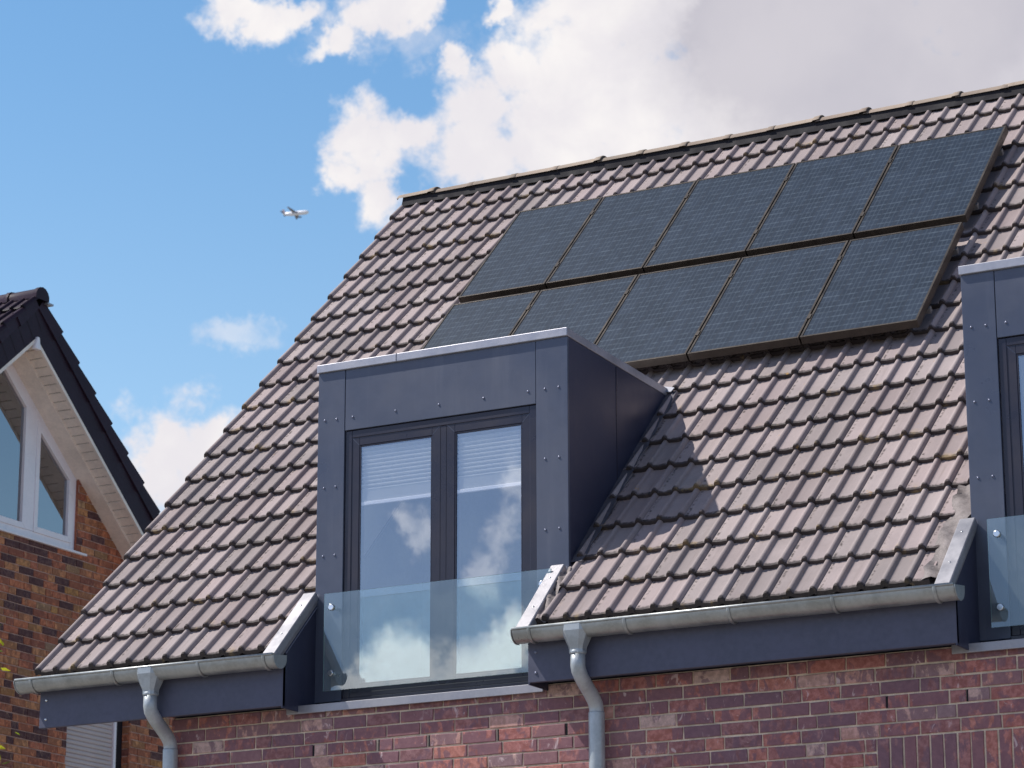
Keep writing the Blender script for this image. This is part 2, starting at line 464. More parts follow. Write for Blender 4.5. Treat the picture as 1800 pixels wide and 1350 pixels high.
# soldier course over the ground-floor window
x = 5.965
while x < 8.34:
    c = (r.random() ** 1.2, r.random(), r.random(), 1)
    brick_face(mb, PW, x, x + .0715, -1.0925, -.8528, c, .03, r); x += CR
mb.face([(WX0, WY + .009, -5.1), (X_END, WY + .009, -5.1), (X_END, WY + .009, -.345), (WX0, WY + .009, -.345)], 1)
for w in weeps:
    mb.box(w - .006, w + .006, WY + .0045, WY + .02, -.6745, -.603, 2)
wall = part(mb, 'wall', [M['brick'], M['mortar'], M['slab']], house)
# gable end wall under the roof, with the same brick
mb = MB(); PG = lambda u, z, d: Vector((WX0 - d, u, z))
z = -.353 - .0715; zz = []
while z > -5.1: zz.append(z); z -= CR
z = -.353 - .0715 + CR
while z < 4.5: zz.append(z); z += CR
for z in zz:
    for (a, b) in brick_run(r, max(WY, z + .16), min(9.5, 9.66 - z)):
        brick_face(mb, PG, b, a, z, z + .0715, (r.random() ** 1.25, r.random(), r.random(), 1), .02, r)
mb.face([(WX0 + .009, 9.5, -5.1), (WX0 + .009, WY, -5.1), (WX0 + .009, WY, .1), (WX0 + .009, 4.88, 4.7), (WX0 + .009, 9.5, .1)], 1)
mb.face([(WX0, 9.5, -5.1), (X_END, 9.5, -5.1), (X_END, 9.5, .1), (WX0, 9.5, .1)], 1)
mb.face([(X_END, WY, -5.1), (X_END, 9.5, -5.1), (X_END, 9.5, .1), (X_END, 4.88, 4.7), (X_END, WY, .1)], 1)
part(mb, 'gable_wall', [M['brick'], M['mortar']], house)

# ---- roof
def in_dormer(x, s):
    y = s * math.cos(TH)
    if 6.425 < x < 6.60 and s < 1.0: return True
    for (a, b) in DORM:
        if y < DY + .02:
            if a - .03 < x < b - .075: return True
        elif a + .012 < x < b - .012 and y < 1.90: return True
    return False
mb = MB()
tile_field(mb, rp, 0., 40, 20, G, lambda u, sm, sa, sb: not in_dormer(u, max(sa, sm - .05)), S_TOP)
roof = part(mb, 'roof', M['tile'], house)
# underlay sheet (ceiling side), the rear slope and the verge boards
mb = MB()
sH = 1.93 / math.cos(TH)
xs = [0.0, DORM[0][0] + .02, DORM[0][1] - .02, DORM[1][0] + .02, DORM[1][1] - .02, X_END]
for k in range(5):
    s0 = sH if k in (1, 3) else .02
    mb.face([rp(xs[k], s0, -.055), rp(xs[k + 1], s0, -.055), rp(xs[k + 1], 6.9, -.055), rp(xs[k], 6.9, -.055)], 0)
mb.face([(0, 4.9, 4.86), (X_END, 4.9, 4.86), (X_END, 9.8, 0), (0, 9.8, 0)], 1)
mb.face([(.0, 9.78, -.2), (.0, 9.8, 0), (.0, 4.9, 4.86), (.0, 0.1, .03), (.0, .1, -.2), (0, 4.9, 4.62)], 1)
part(mb, 'roof_underlay', [M['deck'], M['slab']], roof).location = (0, 0, 0)
# ridge
ridge_x = [-.02, .314, .694, 1.108, 1.505, 1.912, 2.305, 2.698, 3.087, 3.476, 3.874, 4.281, 4.666, 5.056, 5.458]
while ridge_x[-1] < X_END: ridge_x.append(ridge_x[-1] + .392)
RY = 4.885; RZ = 4.80
for a, b in zip(ridge_x, ridge_x[1:]):
    mb = MB(); i0 = 0; n = 13
    c = (rng.random(), rng.random(), rng.random(), 1)
    jy = rng.uniform(-.004, .004); jz = rng.uniform(-.004, .004); tl = rng.uniform(-.003, .003)
    stations = [(a - .03, .118), (a + .02, .118), (b - .06, .122), (b - .055, .128), (b - .004, .130), (b + .004, .125)]
    for q, (xx, rad) in enumerate(stations):
        for k in range(n):
            an = R(30) + R(120) * k / (n - 1)
            mb.v.append((xx, RY + jy - rad * math.cos(an), RZ + jz + tl * q + rad * math.sin(an)))
    for q in range(len(stations) - 1):
        for k in range(n - 1):
            mb.iface([q * n + k, q * n + n + k, q * n + n + k + 1, q * n + k + 1], 0, [(.14, .5)] * 4, c, True)
    i = len(mb.v)   # thickness at the visible lower edge and ends
    for q, (xx, rad) in ((5, stations[5]), (0, stations[0])):
        j = len(mb.v)
        for k in range(n):
            an = R(30) + R(120) * k / (n - 1)
            mb.v.append((xx, RY + jy - (rad - .018) * math.cos(an), RZ + jz + tl * q + (rad - .018) * math.sin(an)))
        for k in range(n - 1):
            f = [q * n + k, j + k, j + k + 1, q * n + k + 1]
            mb.iface(f if q else f[::-1], 0, [(.14, -.05)] * 4, c)
    mb.build('ridge_tile', M['ridge'], roof)
mb = MB()     # pale wavy edge where the top course ends
wp = []
for j in range(40):
    wp += [(.03 + .3 * j + u, h) for u, h in PROF[:-1]]
for (ua, ha), (ub, hb) in zip(wp, wp[1:]):
    o_ = -.012
    mb.face([rp(ua, S_TOP - .004, o_ + ha), rp(ub, S_TOP - .004, o_ + hb), rp(ub, S_TOP + .010, o_ + hb + .010), rp(ua, S_TOP + .010, o_ + ha + .010)], 0, [(.14, .5)] * 4, (.5, .5, .5, 1))
mb.build('ridge_seal', M['ridge'], roof)
mb = MB()     # dark vent roll under the ridge tiles
for sgn in (1,):
    mb.face([(-.0, RY - .11, RZ - .02), (X_END, RY - .11, RZ - .02), (X_END, RY - .085, RZ + .06), (0, RY - .085, RZ + .06)])
mb.box(0, X_END, RY - .085, RY + .085, RZ - .06, RZ + .07)
mb.build('ridge_roll', M['slab'], roof)

# ---- eaves: fascia boards, side panels, verge flashing, gutters
def fascia(x0, x1):
    mb = MB(); mb.box(x0, x1, .03, .062, -.372, -.02)
    o = part(mb, 'fascia_board', M['board'], house, .003)
    return o
EAVES = [(0.0, 1.958), (3.765, 6.572), (8.37, X_END)]
screw_me = None
def screw(parent, p, nrm, rad=.0085, m=None):
    """small domed screw head"""
    global screw_me
    if screw_me is None:
        mb = MB(); n = 10
        rings = [(1., 0.), (.95, .35), (.65, .62), (.0, .72)]
        for (rr, h) in rings[:3]:
            for k in range(n):
                a = 2 * math.pi * k / n; mb.v.append((rr * math.cos(a), rr * math.sin(a), h))
        mb.v.append((0, 0, .72))
        for q in range(2):
            for k in range(n):
                mb.iface([q * n + k, q * n + (k + 1) % n, q * n + n + (k + 1) % n, q * n + n + k], smooth=True)
        for k in range(n):
            mb.iface([2 * n + k, 2 * n + (k + 1) % n, 3 * n], smooth=True)
        o = mb.build('screw', M['screw'], parent); screw_me = o.data
    else:
        o = bpy.data.objects.new('screw', screw_me); col.objects.link(o); o.parent = parent
    if m:
        o.material_slots[0].link = 'OBJECT'; o.material_slots[0].material = m
    o.rotation_mode = 'QUATERNION'
    o.rotation_quaternion = Vector((0, 0, 1)).rotation_difference(Vector(nrm))
    o.scale = (rad, rad, rad); o.location = Vector(p)
    return o
for n, (x0, x1) in enumerate(EAVES):
    fb = fascia(x0, x1)
    for zz in (-.185, -.315):
        screw(fb, (x0 + .055, .030, zz), (0, -1, 0), .010, M['steel'] if n == 0 else None)
    # soffit and boxed end panels
    mb = MB()
    if n == 0:
        mb.box(WX0, x1 - .014, .062, WY + .1, -.335, -.32)
    else:
        mb.box(x0 + .004, x1 - .004, .062, WY + .1, -.335, -.32)
    part(mb, 'eaves_soffit', M['board'], house)
    for xx, t in ((x0, .012), (x1, -.012)):
        if xx in (0.0, X_END): continue
        prof = [(.032, -.385), (DY + .12, -.385), (DY + .12, DY + .07), (.032, -.03)]
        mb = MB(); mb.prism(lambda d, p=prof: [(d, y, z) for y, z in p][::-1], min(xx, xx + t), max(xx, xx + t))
        part(mb, 'eaves_side_panel', M['clad_shaded'], house, .002)
    if n == 0:      # closed end of the box at the verge
        prof = [(.063, -.372), (.09, -.372), (.40, .20), (.063, -.06)]
        mb = MB(); mb.prism(lambda d, p=prof: [(d, y, z) for y, z in p][::-1], .0, .012)
        part(mb, 'eaves_side_panel', M['board'], house)
def verge(x0, x1):
    """folded zinc strip up the slope over the edge of the eave box"""
    mb = MB(); s0, s1 = -.10, (DY - .005) / math.cos(TH)
    sec = [(x0, -.045), (x0, .030), (x0 + .006, .036), (x1 - .006, .036), (x1, .030), (x1, -.012), (x1 - .012, -.045)]
    def P(d): return [rp(x, d, o) for x, o in sec]
    mb.prism(lambda d: P(d), s0, s1)
    o = part(mb, 'verge_flashing', M['zinc'], house, .002)
    for s in (.12, .44):
        screw(o, rp((x0 + x1) / 2, s, .036), NN, .007, M['steel'])
for x0, x1 in ((1.872, 1.974), (3.738, 3.838), (6.486, 6.588), (8.345, 8.445)):
    verge(x0, x1)

GYC, GZC, GRAD = -.048, -.062, .077
def gutter(x0, x1, joints, funnel_x):
    mb = MB(); n = 14
    def ring(rad, x): return [(x, GYC - rad * math.cos(math.pi * k / n), GZC - rad * math.sin(math.pi * k / n) + (.0 if k < n else .02)) for k in range(n + 1)]
    for rad, flip in ((GRAD, False), (GRAD - .003, True)):
        i = len(mb.v); mb.v += ring(rad, x0) + ring(rad, x1)
        for k in range(n):
            f = [i + k, i + k + 1, i + n + 1 + k + 1, i + n + 1 + k]
            mb.iface(f if not flip else f[::-1], smooth=True)
    mb.tube([(x0, GYC - GRAD - .001, GZC + .005), (x1, GYC - GRAD - .001, GZC + .005)], .0095, 12)
    o = part(mb, 'gutter', M['gutter'], house)
    for x in joints:
        mb = MB(); mb_r = GRAD + .004
        i = len(mb.v); a = ring(mb_r, x - .012) + ring(mb_r + .005, x - .006) + ring(mb_r + .005, x + .006) + ring(mb_r, x + .012)
        mb.v += a; w = n + 1
        for q in range(3):
            for k in range(n):
                mb.iface([i + q * w + k, i + q * w + k + 1, i + q * w + w + k + 1, i + q * w + w + k], smooth=True)
        mb.build('gutter_collar', M['gutter'], o)
    for x, s in ((x0, -1), (x1, 1)):
        mb = MB(); p = ring(GRAD + .004, x + s * .004); q = ring(GRAD + .004, x + s * .010)
        i = len(mb.v); mb.v += p + q; w = n + 1
        mb.iface(list(range(i, i + w))); mb.iface(list(range(i + w, i + 2 * w))[::-1])
        for k in range(w):
            mb.iface([i + k, i + (k + 1) % w, i + w + (k + 1) % w, i + w + k])
        mb.build('gutter_end_cap', M['gutter'], o)
    return o
gutter(-.10, 1.975, [.03, .705, 1.39, 1.90], .98)
gutter(3.735, 6.62, [3.85, 4.507, 5.199, 5.867, 6.50], 4.16)
gutter(8.34, X_END, [8.45, 9.2], 9)

def downpipe(x):
    # outlet funnel
    mb = MB(); st = [(-.06, .094, .086), (-.100, .092, .085), (-.195, .052, .054), (-.212, .049, .049), (-.232, .049, .049)]
    n = 8
    for (z, a, b) in st:
        for k in range(n):
            an = 2 * math.pi * (k + .5) / n; e = .62
            cx = math.copysign(abs(math.cos(an)) ** e, math.cos(an)); sy = math.copysign(abs(math.sin(an)) ** e, math.sin(an))
            mb.v.append((x + a * cx, GYC + b * sy - .004, z))
    for q in range(len(st) - 1):
        for k in range(n):
            mb.iface([q * n + k, q * n + n + k, q * n + n + (k + 1) % n, q * n + (k + 1) % n])
    # pipe with swan-neck
    y0, y1 = GYC - .004, WY - .075
    mbp = MB(); pts = [(x, y0, -.225), (x, y0, -.31)]
    for k in range(1, 8):
        t = k / 8; sm = t * t * (3 - 2 * t)
        pts.append((x, y0 + (y1 - y0) * sm, -.31 - .235 * t))
    pts += [(x, y1, -.545), (x, y1, -.62), (x, y1, -.6201)]
    mbp.tube(pts, .046, 20)
    mbp.tube([(x, y1, -.562), (x, y1, -.572), (x, y1, -.60), (x, y1, -5.1)], [.049, .0505, .0505, .0505], 20)
    o = part(mbp, 'downpipe', M['pipe'], house)
    mb.build('outlet_funnel', M['pipe'], o)
    tube_part('pipe_collar', [(x, y0, -.218), (x, y0, -.222), (x, y0, -.236), (x, y0, -.240)], [.049, .0515, .0515, .049], M['pipe'], o, 20)
    for zc in (-1.6, -3.4):
        mb = MB(); mb.tube([(x, y1, zc), (x, y1, zc - .03)], .054, 20); mb.box(x - .01, x + .01, y1 + .04, WY + .02, zc - .03, zc)
        mb.build('pipe_clip', M['pipe'], o)
downpipe(.972); downpipe(4.155)

# ---- dormers
def wavy_strip(x0, x1, s0, s1, off, m, parent, name, amp=.008):
    mb = MB(); nx, ns = 5, 30; r = random.Random(3)
    for i in range(ns + 1):
        for j in range(nx + 1):
            e = r.uniform(-.012, .012) if j == 0 else 0
            mb.v.append(tuple(rp(x0 + (x1 - x0) * j / nx + e, s0 + (s1 - s0) * i / ns, off + r.uniform(-amp, amp) + (.018 * math.sin(i * .55 + j) if amp > .006 else 0))))
    for i in range(ns):
        for j in range(nx):
            a = i * (nx + 1) + j; mb.iface([a, a + 1, a + nx + 2, a + nx + 1], smooth=True)
    o = mb.build(name, m, parent); return o

def dormer(xl, detailed=True):
    xr = xl + 1.904; yb = 1.97
    zf, zb = 1.955, 1.900     # under the roof trim, front and back
    lx, rx = xl + .214, xl + 1.668   # window opening
    # cheeks and body
    d = None
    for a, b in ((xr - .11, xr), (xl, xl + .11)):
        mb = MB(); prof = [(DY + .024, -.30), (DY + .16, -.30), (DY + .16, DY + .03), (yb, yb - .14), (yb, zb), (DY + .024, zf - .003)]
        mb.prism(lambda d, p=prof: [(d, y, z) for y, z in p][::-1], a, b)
        if d is None: d = part(mb, 'dormer', M['clad_shaded'], house, .002)
        else: mb.build('side_cheek', M['clad_shaded'], d, .002)
    # thin upright joints in the cheek sheets
    for xx, s in ((xr, 1), (xl, -1)):
        mb = MB(); mb.box(min(xx, xx + s * .003), max(xx, xx + s * .003), 1.12, 1.126, .98, zb + .02); mb.build('seam', M['frame'], d)
    def sub(mb, name, m, bev=0):
        return mb.build(name, m, d, bev)
    # front cladding: two corner posts and the header panel
    mb = MB(); mb.box(xl, lx - .003, DY, DY + .024, -.30, zf); cl = sub(mb, 'corner_panel', M['clad'], .003)
    mb = MB(); mb.box(rx + .003, xr, DY, DY + .024, -.30, zf); sub(mb, 'corner_panel', M['clad'], .003)
    mb = MB(); mb.box(lx, rx, DY + .002, DY + .13, 1.531, zf); sub(mb, 'header_panel', M['clad'], .003)
    for zz in (1.62, 1.152, .683):
        for xx in (xl + .055, xl + .147, xl + 1.736, xl + 1.838):
            screw(d, (xx, DY, zz), (0, -1, 0))
    for xx in (.274, .608, .941, 1.28, 1.612):
        screw(d, (xl + xx, DY + .002, 1.619), (0, -1, 0))
    # roof sheet with its folded edge trim
    mb = MB()
    yo, xo = DY - .017, .006
    def hz(y, h): return zf + (zb - zf) * (y - DY) / (yb - DY) + h
    mb.hexa([(xl - xo, yo, hz(yo, 0)), (xr + xo, yo, hz(yo, 0)), (xr + xo, yb + .04, hz(yb + .04, 0)), (xl - xo, yb + .04, hz(yb + .04, 0)),
             (xl - xo, yo, hz(yo, .056)), (xr + xo, yo, hz(yo, .056)), (xr + xo, yb + .04, hz(yb + .04, .056)), (xl - xo, yb + .04, hz(yb + .04, .056))])
    sub(mb, 'roof_trim', M['trim'], .004)
    mb = MB()
    for xx in (xl + .62,):
        mb.box(xx - .002, xx + .002, yo - .0015, yo + .02, hz(yo, .002), hz(yo, .0575))
    sub(mb, 'trim_joint', M['frame'])
    # window: outer frame, mullion, two sashes
    y0 = DY + .012; zb0, zt0 = -.285, 1.527
    mb = MB(); w = .052
    mb.box(lx, lx + w, y0, y0 + .08, zb0, zt0); mb.box(rx - w, rx, y0, y0 + .08, zb0, zt0)
    mb.box(lx + w, rx - w, y0, y0 + .08, zt0 - w, zt0); mb.box(lx + w, rx - w, y0, y0 + .08, zb0, zb0 + .035)
    xm = xl + .970
    mb.box(xm - .028, xm + .028, y0 + .004, y0 + .08, zb0 + .035, zt0 - w)
    sub(mb, 'window_frame', M['frame'], .004)
    for a, b in ((lx + w - .012, xm - .018), (xm + .018, rx - w + .012)):
        mb = MB(); ys = y0 + .004; k = .068; zt, zb_ = zt0 - w + .012, zb0 + .028
        for (p, q, u, v) in ((a, a + k, zb_, zt), (b - k, b, zb_, zt), (a + k, b - k, zt - k, zt), (a + k, b - k, zb_, zb_ + .055)):
            mb.box(p, q, ys, ys + .055, u, v)
        # glazing bead, set back
        for (p, q, u, v) in ((a + k, a + k + .012, zb_ + .055, zt - k), (b - k - .012, b - k, zb_ + .055, zt - k), (a + k + .012, b - k - .012, zt - k - .012, zt - k), (a + k + .012, b - k - .012, zb_ + .055, zb_ + .067)):
            mb.box(p, q, ys + .0025, ys + .05, u, v)
        sub(mb, 'window_sash', M['frame'], .003)
        for (cx, cz, sx_, sz_) in ((a, zt, 1, -1), (b, zt, -1, -1), (a, zb_, 1, 1), (b, zb_, -1, 1)):
            mb = MB(); e = .0022; yq = ys - .0008
            kz = k if cz == zt else .055
            pts = [(cx + sx_ * .008 - e, yq, cz + sz_ * .008), (cx + sx_ * .008 + e, yq, cz + sz_ * .008), (cx + sx_ * (k - .004) + e, yq, cz + sz_ * (kz - .004)), (cx + sx_ * (k - .004) - e, yq, cz + sz_ * (kz - .004))]
            mb.face(pts); sub(mb, 'mitre_joint', M['clad'])
        mb = MB(); yy = ys + .007
        mb.face([(a + k + .004, yy, zb_ + .058), (b - k - .004, yy, zb_ + .058), (b - k - .004, yy + (.003 if a > lx + .4 else -.001), zt - k - .004), (a + k + .004, yy + (.003 if a > lx + .4 else -.001), zt - k - .004)])
        sub(mb, 'window_pane', M['pane'])
    mb = MB(); mb.box(lx, rx, DY - .01, DY + .09, -.333, -.287); sub(mb, 'bottom_rail', M['frame'], .003)
    # zinc sill
    mb = MB(); a, b = xl - .085, xl + 1.815
    prof = [(.222, -.398), (.238, -.398), (.238, -.36), (DY + .02, -.325), (DY + .02, -.315), (.222, -.345)]
    mb.prism(lambda dd, p=prof: [(dd, y, z) for y, z in p][::-1], a, b)
    sub(mb, 'window_sill', M['zinc'], .002)
    # glass balustrade on four standoffs
    yg = .325; ga, gb = xl + .130, xl + 1.822
    mb = MB()
    for (q, s) in ((yg, 1),):
        mb.face([(ga, yg, -.245), (gb, yg, -.245), (gb, yg, .405), (ga, yg, .405)], 0)
        t = .012
        mb.face([(ga, yg + t, .405), (ga, yg, .405), (gb, yg, .405), (gb, yg + t, .405)], 1)
        mb.face([(gb, yg, -.245), (gb, yg + t, -.245), (gb, yg + t, .405), (gb, yg, .405)], 1)
        mb.face([(ga, yg + t, -.245), (ga, yg, -.245), (ga, yg, .405), (ga, yg + t, .405)], 1)
        mb.face([(ga, yg, -.245), (ga, yg + t, -.245), (gb, yg + t, -.245), (gb, yg, -.245)], 1)
    bal = sub(mb, 'glass_balustrade', [M['bal'], M['baledge']])
    for xx in (xl + .190, xl + 1.762):
        for zz in (.309, -.130):
            mb = MB(); mb.tube([(xx, DY + .004, zz), (xx, yg + .014, zz)], .012, 14)
            mb.tube([(xx, yg - .002, zz), (xx, yg - .012, zz), (xx, yg - .015, zz)], [.022, .022, .018], 16)
            sub(mb, 'glass_fixing', M['steel'])
    # flashing between cheek and tiles
    s0, s1 = (DY + .03) / math.cos(TH), 1.93 / math.cos(TH)
    for a, b in ((xr - .004, xr + .085),):
        wavy_strip(b, a, s0, s1, .014, M['lead_dark'], d, 'cheek_flashing', .002)
    return d
d1 = dormer(DORM[0][0]); d2 = dormer(DORM[1][0])
wavy_strip(6.385, 6.535, .0, 1.04, .012, M['lead'], house, 'lead_apron').location = HB
wavy_strip(3.83, 3.90, .0, .56, .012, M['lead'], house, 'lead_apron').location = HB
# small bit of flashing at the back of the dormer roof
mb = MB(); q = [rp(3.82, 2.70, .030), rp(3.90, 2.69, .028), rp(3.91, 2.74, .03), rp(3.82, 2.77, .034)]
mb.face(q); mb.face([p + NN * .006 for p in q]); part(mb, 'back_flashing', M['trim'], house)

# ---- the room behind the dormer windows
mb = MB()
y1 = 3.4
mb.face([(WX0 + .1, .5, -.40), (X_END - .1, .5, -.40), (X_END - .1, y1, -.40), (WX0 + .1, y1, -.40)], 1)
mb.face([(WX0 + .1, y1, -.4), (X_END - .1, y1, -.4), (X_END - .1, y1, 3.2), (WX0 + .1, y1, 3.2)], 2)
for xx in (WX0 + .1, 5.2, X_END - .1):
    mb.face([(xx, .35, -.4), (xx, y1, -.4), (xx, y1, 3.2), (xx, .45, .25)], 2)
for a, b in DORM:
    i0, i1 = a + .112, b - .112
    for xx in (i0, i1):
        mb.face([(xx, DY + .13, DY + .04), (xx, 1.95, 1.86), (xx, DY + .13, 1.88)], 0)
    mb.face([(i0, DY + .13, 1.88), (i1, DY + .13, 1.88), (i1, 1.97, 1.86), (i0, 1.97, 1.86)], 0)
for a, b in ((WX0 + .1, DORM[0][0] + .1), (DORM[0][1] - .1, DORM[1][0] + .1), (DORM[1][1] - .1, X_END - .1)):
    mb.face([(a, .56, -.4), (b, .56, -.4), (b, .56, .50), (a, .56, .50)], 2)
part(mb, 'interior_wall', [M['plaster'], simple('grey_floor', (.20, .19, .19), .5), simple('room_paint', (.40, .40, .47), .9)], house)

# ---- blinds
def blind(x0, x1, z0, z1, y, label):
    mb = MB(); n = 11; pts = []
    for k in range(2 * n + 1):
        pts.append((y + (.018 if k % 2 else 0), z1 - (z1 - .11 - z0) * k / (2 * n)))
    for (ya, za), (yb, zb) in zip(pts, pts[1:]):
        mb.face([(x0, ya, za), (x0, yb, zb), (x1, yb, zb), (x1, ya, za)])
    # gathered lower part hangs flat
    mb.face([(x0, y + .004, z0 + .115), (x0, y, z0 + .02), (x1, y, z0 + .02), (x1, y + .004, z0 + .115)])
    t = thing('window_blind', label, 'blind', (0, 0, 0), 'pleated blinds in the dormer window')
    mb.build('pleated_fabric', M['blind'], t)
    mb = MB(); mb.box(x0 - .002, x1 + .002, y - .006, y + .018, z0, z0 + .024); mb.build('bottom_bar', M['upvc'], t, .003)
    mb = MB(); mb.box(x0 - .002, x1 + .002, y - .006, y + .022, z1, z1 + .025); mb.build('head_rail', M['upvc'], t, .003)
blind(2.265, 2.850, 1.005, 1.425, .453, 'white pleated blind half drawn in the left sash beside the shaded balcony corner')
blind(2.985, 3.575, 1.005, 1.430, .453, 'white pleated blind half drawn in the right sash nearest the dormer side cheek')

# ================================================================== SOLAR PANELS
PX = [1.522, 2.290, 3.118, 3.960, 4.810, 5.672]
ROWS = [('upper', 4.49, 5.91), ('lower', 2.995, 4.385)]
place = ['leftmost', 'second from the left', 'middle', 'fourth from the left', 'rightmost']
OFF = .15; FT = .060
for rn, s0, s1 in ROWS:
    for j in range(5):
        x0, x1 = PX[j] + .006, PX[j + 1] - .006
        extra = {('upper', 0): 'nearest the gable edge', ('upper', 4): 'close under the ridge', ('lower', 0): 'partly hidden by the dormer roof',
                 ('lower', 4): 'close to the second dormer'}.get((rn, j), 'under the ridge' if rn == 'upper' else 'above the tiles')
        o = thing('solar_panel', f'{place[j]} solar panel of the {rn} row, {extra}', 'solar panel', rp(x0, s0, OFF), 'solar panels on the tiled roof')
        base = rp(x0, s0, OFF)
        w = .016
        def Q(x, s, off): return rp(x, s, OFF + off) - base
        def slab(mb, xa, xb, sa, sb, oa, ob):
            mb.hexa([Q(xa, sa, oa), Q(xb, sa, oa), Q(xb, sb, oa), Q(xa, sb, oa), Q(xa, sa, ob), Q(xb, sa, ob), Q(xb, sb, ob), Q(xa, sb, ob)])
        mb = MB()
        slab(mb, x0, x0 + w, s0, s1, -FT, 0); slab(mb, x1 - w, x1, s0, s1, -FT, 0)
        slab(mb, x0 + w, x1 - w, s0, s0 + w, -FT, 0); slab(mb, x0 + w, x1 - w, s1 - w, s1, -FT, 0)
        mb.build('panel_frame', M['panel_frame'], o, .0015)
        mb = MB(); c = (rng.random(), rng.random(), rng.random(), 1)
        mb.face([Q(x0 + w, s0 + w, -.004), Q(x1 - w, s0 + w, -.004), Q(x1 - w, s1 - w, -.004), Q(x0 + w, s1 - w, -.004)], 0, [(0, 0), (1, 0), (1, 1), (0, 1)], c)
        mb.face([Q(x0 + w, s0 + w, -.03), Q(x0 + w, s1 - w, -.03), Q(x1 - w, s1 - w, -.03), Q(x1 - w, s0 + w, -.03)], 1)
        mb.build('solar_cells', [M['cells'], M['panel_frame']], o)
        for fs in (.2, .8):
            s = s0 + (s1 - s0) * fs
            mb = MB(); slab(mb, x0 - .006, x1 + (.010 if j == 4 else .006), s - .02, s + .02, -FT - .042, -FT - .002); mb.build('mounting_rail', M['rail'], o)
            if j < 4:
                mb = MB(); slab(mb, x1 - .006, x1 + .018, s - .03, s + .03, .0005, .006); mb.build('panel_clamp', M['panel_frame'], o)

# ================================================================== NEIGHBOUR HOUSE
NX = -7.0; NV = -6.60; AY = 8.28; PT = math.tan(R(40.4)); GZ = -5.1
nb = thing('brick_house', 'orange red brick house with white gable soffit, dark roof tiles and roller shutter', 'house', (NX, AY, GZ))
TOPS.append(nb)
def soff(y): return 5.40 - PT * abs(y - AY)
r = random.Random(5)
mb = MB(); PN = lambda u, z, d: Vector((NX + d, u, z))
WIN = (6.90, 9.64, 3.40)     # y0, y1, sill z of the gable window
SH = (9.60, 10.74, -.2, 1.95)
def win_top(y): return soff(y) - .02
z = GZ + .01; k = 0
while z < 5.2:
    z1 = z + .0715
    if z > -1.5:
        for (a, b) in brick_run(r, 3.9, 12.6):
            pieces = [(a, b)]
            if z1 > WIN[2]:
                pieces = [(max(p, u), min(q, v)) for p, q in pieces for u, v in ((-99, WIN[0]), (WIN[1], 99)) if min(q, v) - max(p, u) > .02]
            if z < SH[3] and z1 > SH[2]:
                pieces = [(max(p, u), min(q, v)) for p, q in pieces for u, v in ((-99, SH[0]), (SH[1], 99)) if min(q, v) - max(p, u) > .02]
            for p, q in pieces:
                if z < soff((p + q) / 2) + .12:
                    brick_face(mb, PN, p, q, z, z1, (r.random(), r.random(), r.random(), 1), .02, r)
    z += CR; k += 1
# mortar bed around the openings
def quad(ya, yb, za, zb, x=NX - .009, m=1): mb.face([(x, ya, za), (x, yb, za), (x, yb, zb), (x, ya, zb)], m)
quad(3.9, 12.6, GZ, SH[2]); quad(3.9, SH[0], SH[2], SH[3]); quad(SH[1], 12.6, SH[2], SH[3])
def gab(ya, yb, za):
    ys = [ya] + ([AY] if ya < AY < yb else []) + [yb]
    ys = sorted(set(ys)); mb.face([(NX - .009, ya, za), (NX - .009, yb, za)] + [(NX - .009, y, max(soff(y) + .2, za)) for y in ys[::-1]], 1)
quad(3.9, 12.6, SH[3], 2.0)
gab(3.9, WIN[0], 2.0); gab(WIN[1], 12.6, 2.0); quad(WIN[0], WIN[1], 2.0, WIN[2])
# reveals in brick tone
mb.face([(NX, WIN[1], WIN[2]), (NX - .2, WIN[1], WIN[2]), (NX - .2, WIN[1], 4.2), (NX, WIN[1], 4.2)], 0, [(0, 0), (.1, 0), (.1, .07), (0, .07)], (.3, .2, .2, 1))
for zz in range(26):      # coursed reveal of the shutter opening
    z0 = SH[2] + zz * CR
    if z0 + .0715 < SH[3]:
        brick_face(mb, lambda u, z, d: Vector((NX - u, SH[1] - d, z)), .0, .115, z0, z0 + .0715, (r.random() * .8, r.random(), r.random(), 1), .02, r)
mb.face([(NX, SH[1] + .008, SH[2]), (NX - .2, SH[1] + .008, SH[2]), (NX - .2, SH[1] + .008, SH[3]), (NX, SH[1] + .008, SH[3])], 1)
# other walls
mb.face([(NX, 3.909, GZ), (NX, 3.909, 2.2), (NX - 9, 3.909, 2.2), (NX - 9, 3.909, GZ)], 1)
z = GZ + .01
while z < 2.1:
    for (a, b) in brick_run(r, NX - 9, NX):
        brick_face(mb, lambda u, zz, d: Vector((u, 3.9 - d, zz)), a, b, z, z + .0715, (r.random(), r.random(), r.random(), 1), .02, r)
    z += CR
mb.face([(NX, 12.6, GZ), (NX - 9, 12.6, GZ), (NX - 9, 12.6, 2.2), (NX, 12.6, 2.2)], 1)
part(mb, 'wall', [M['brick_b'], M['mortar_b']], nb)
# roof: dark tiles on the front slope, slab behind, ridge tiles
CT = math.cos(math.atan(PT)); ST = math.sin(math.atan(PT))
APZ = 5.93
EY = 4.4 / CT
def np_(x, s, off):     # s measured up from the front eave, x along the ridge
    d = EY - s
    return Vector((x, AY - d * CT + -ST * off, APZ - d * ST + CT * off))
mb = MB(); r2 = random.Random(9)
tile_field(mb, lambda x, s, o: np_(NV - x + .02, s, o), 0., 26, 14, .415, lambda *a: True, EY - .02, .03, True, r2)
nroof = part(mb, 'roof', M['dark_tile'], nb)
mb = MB()
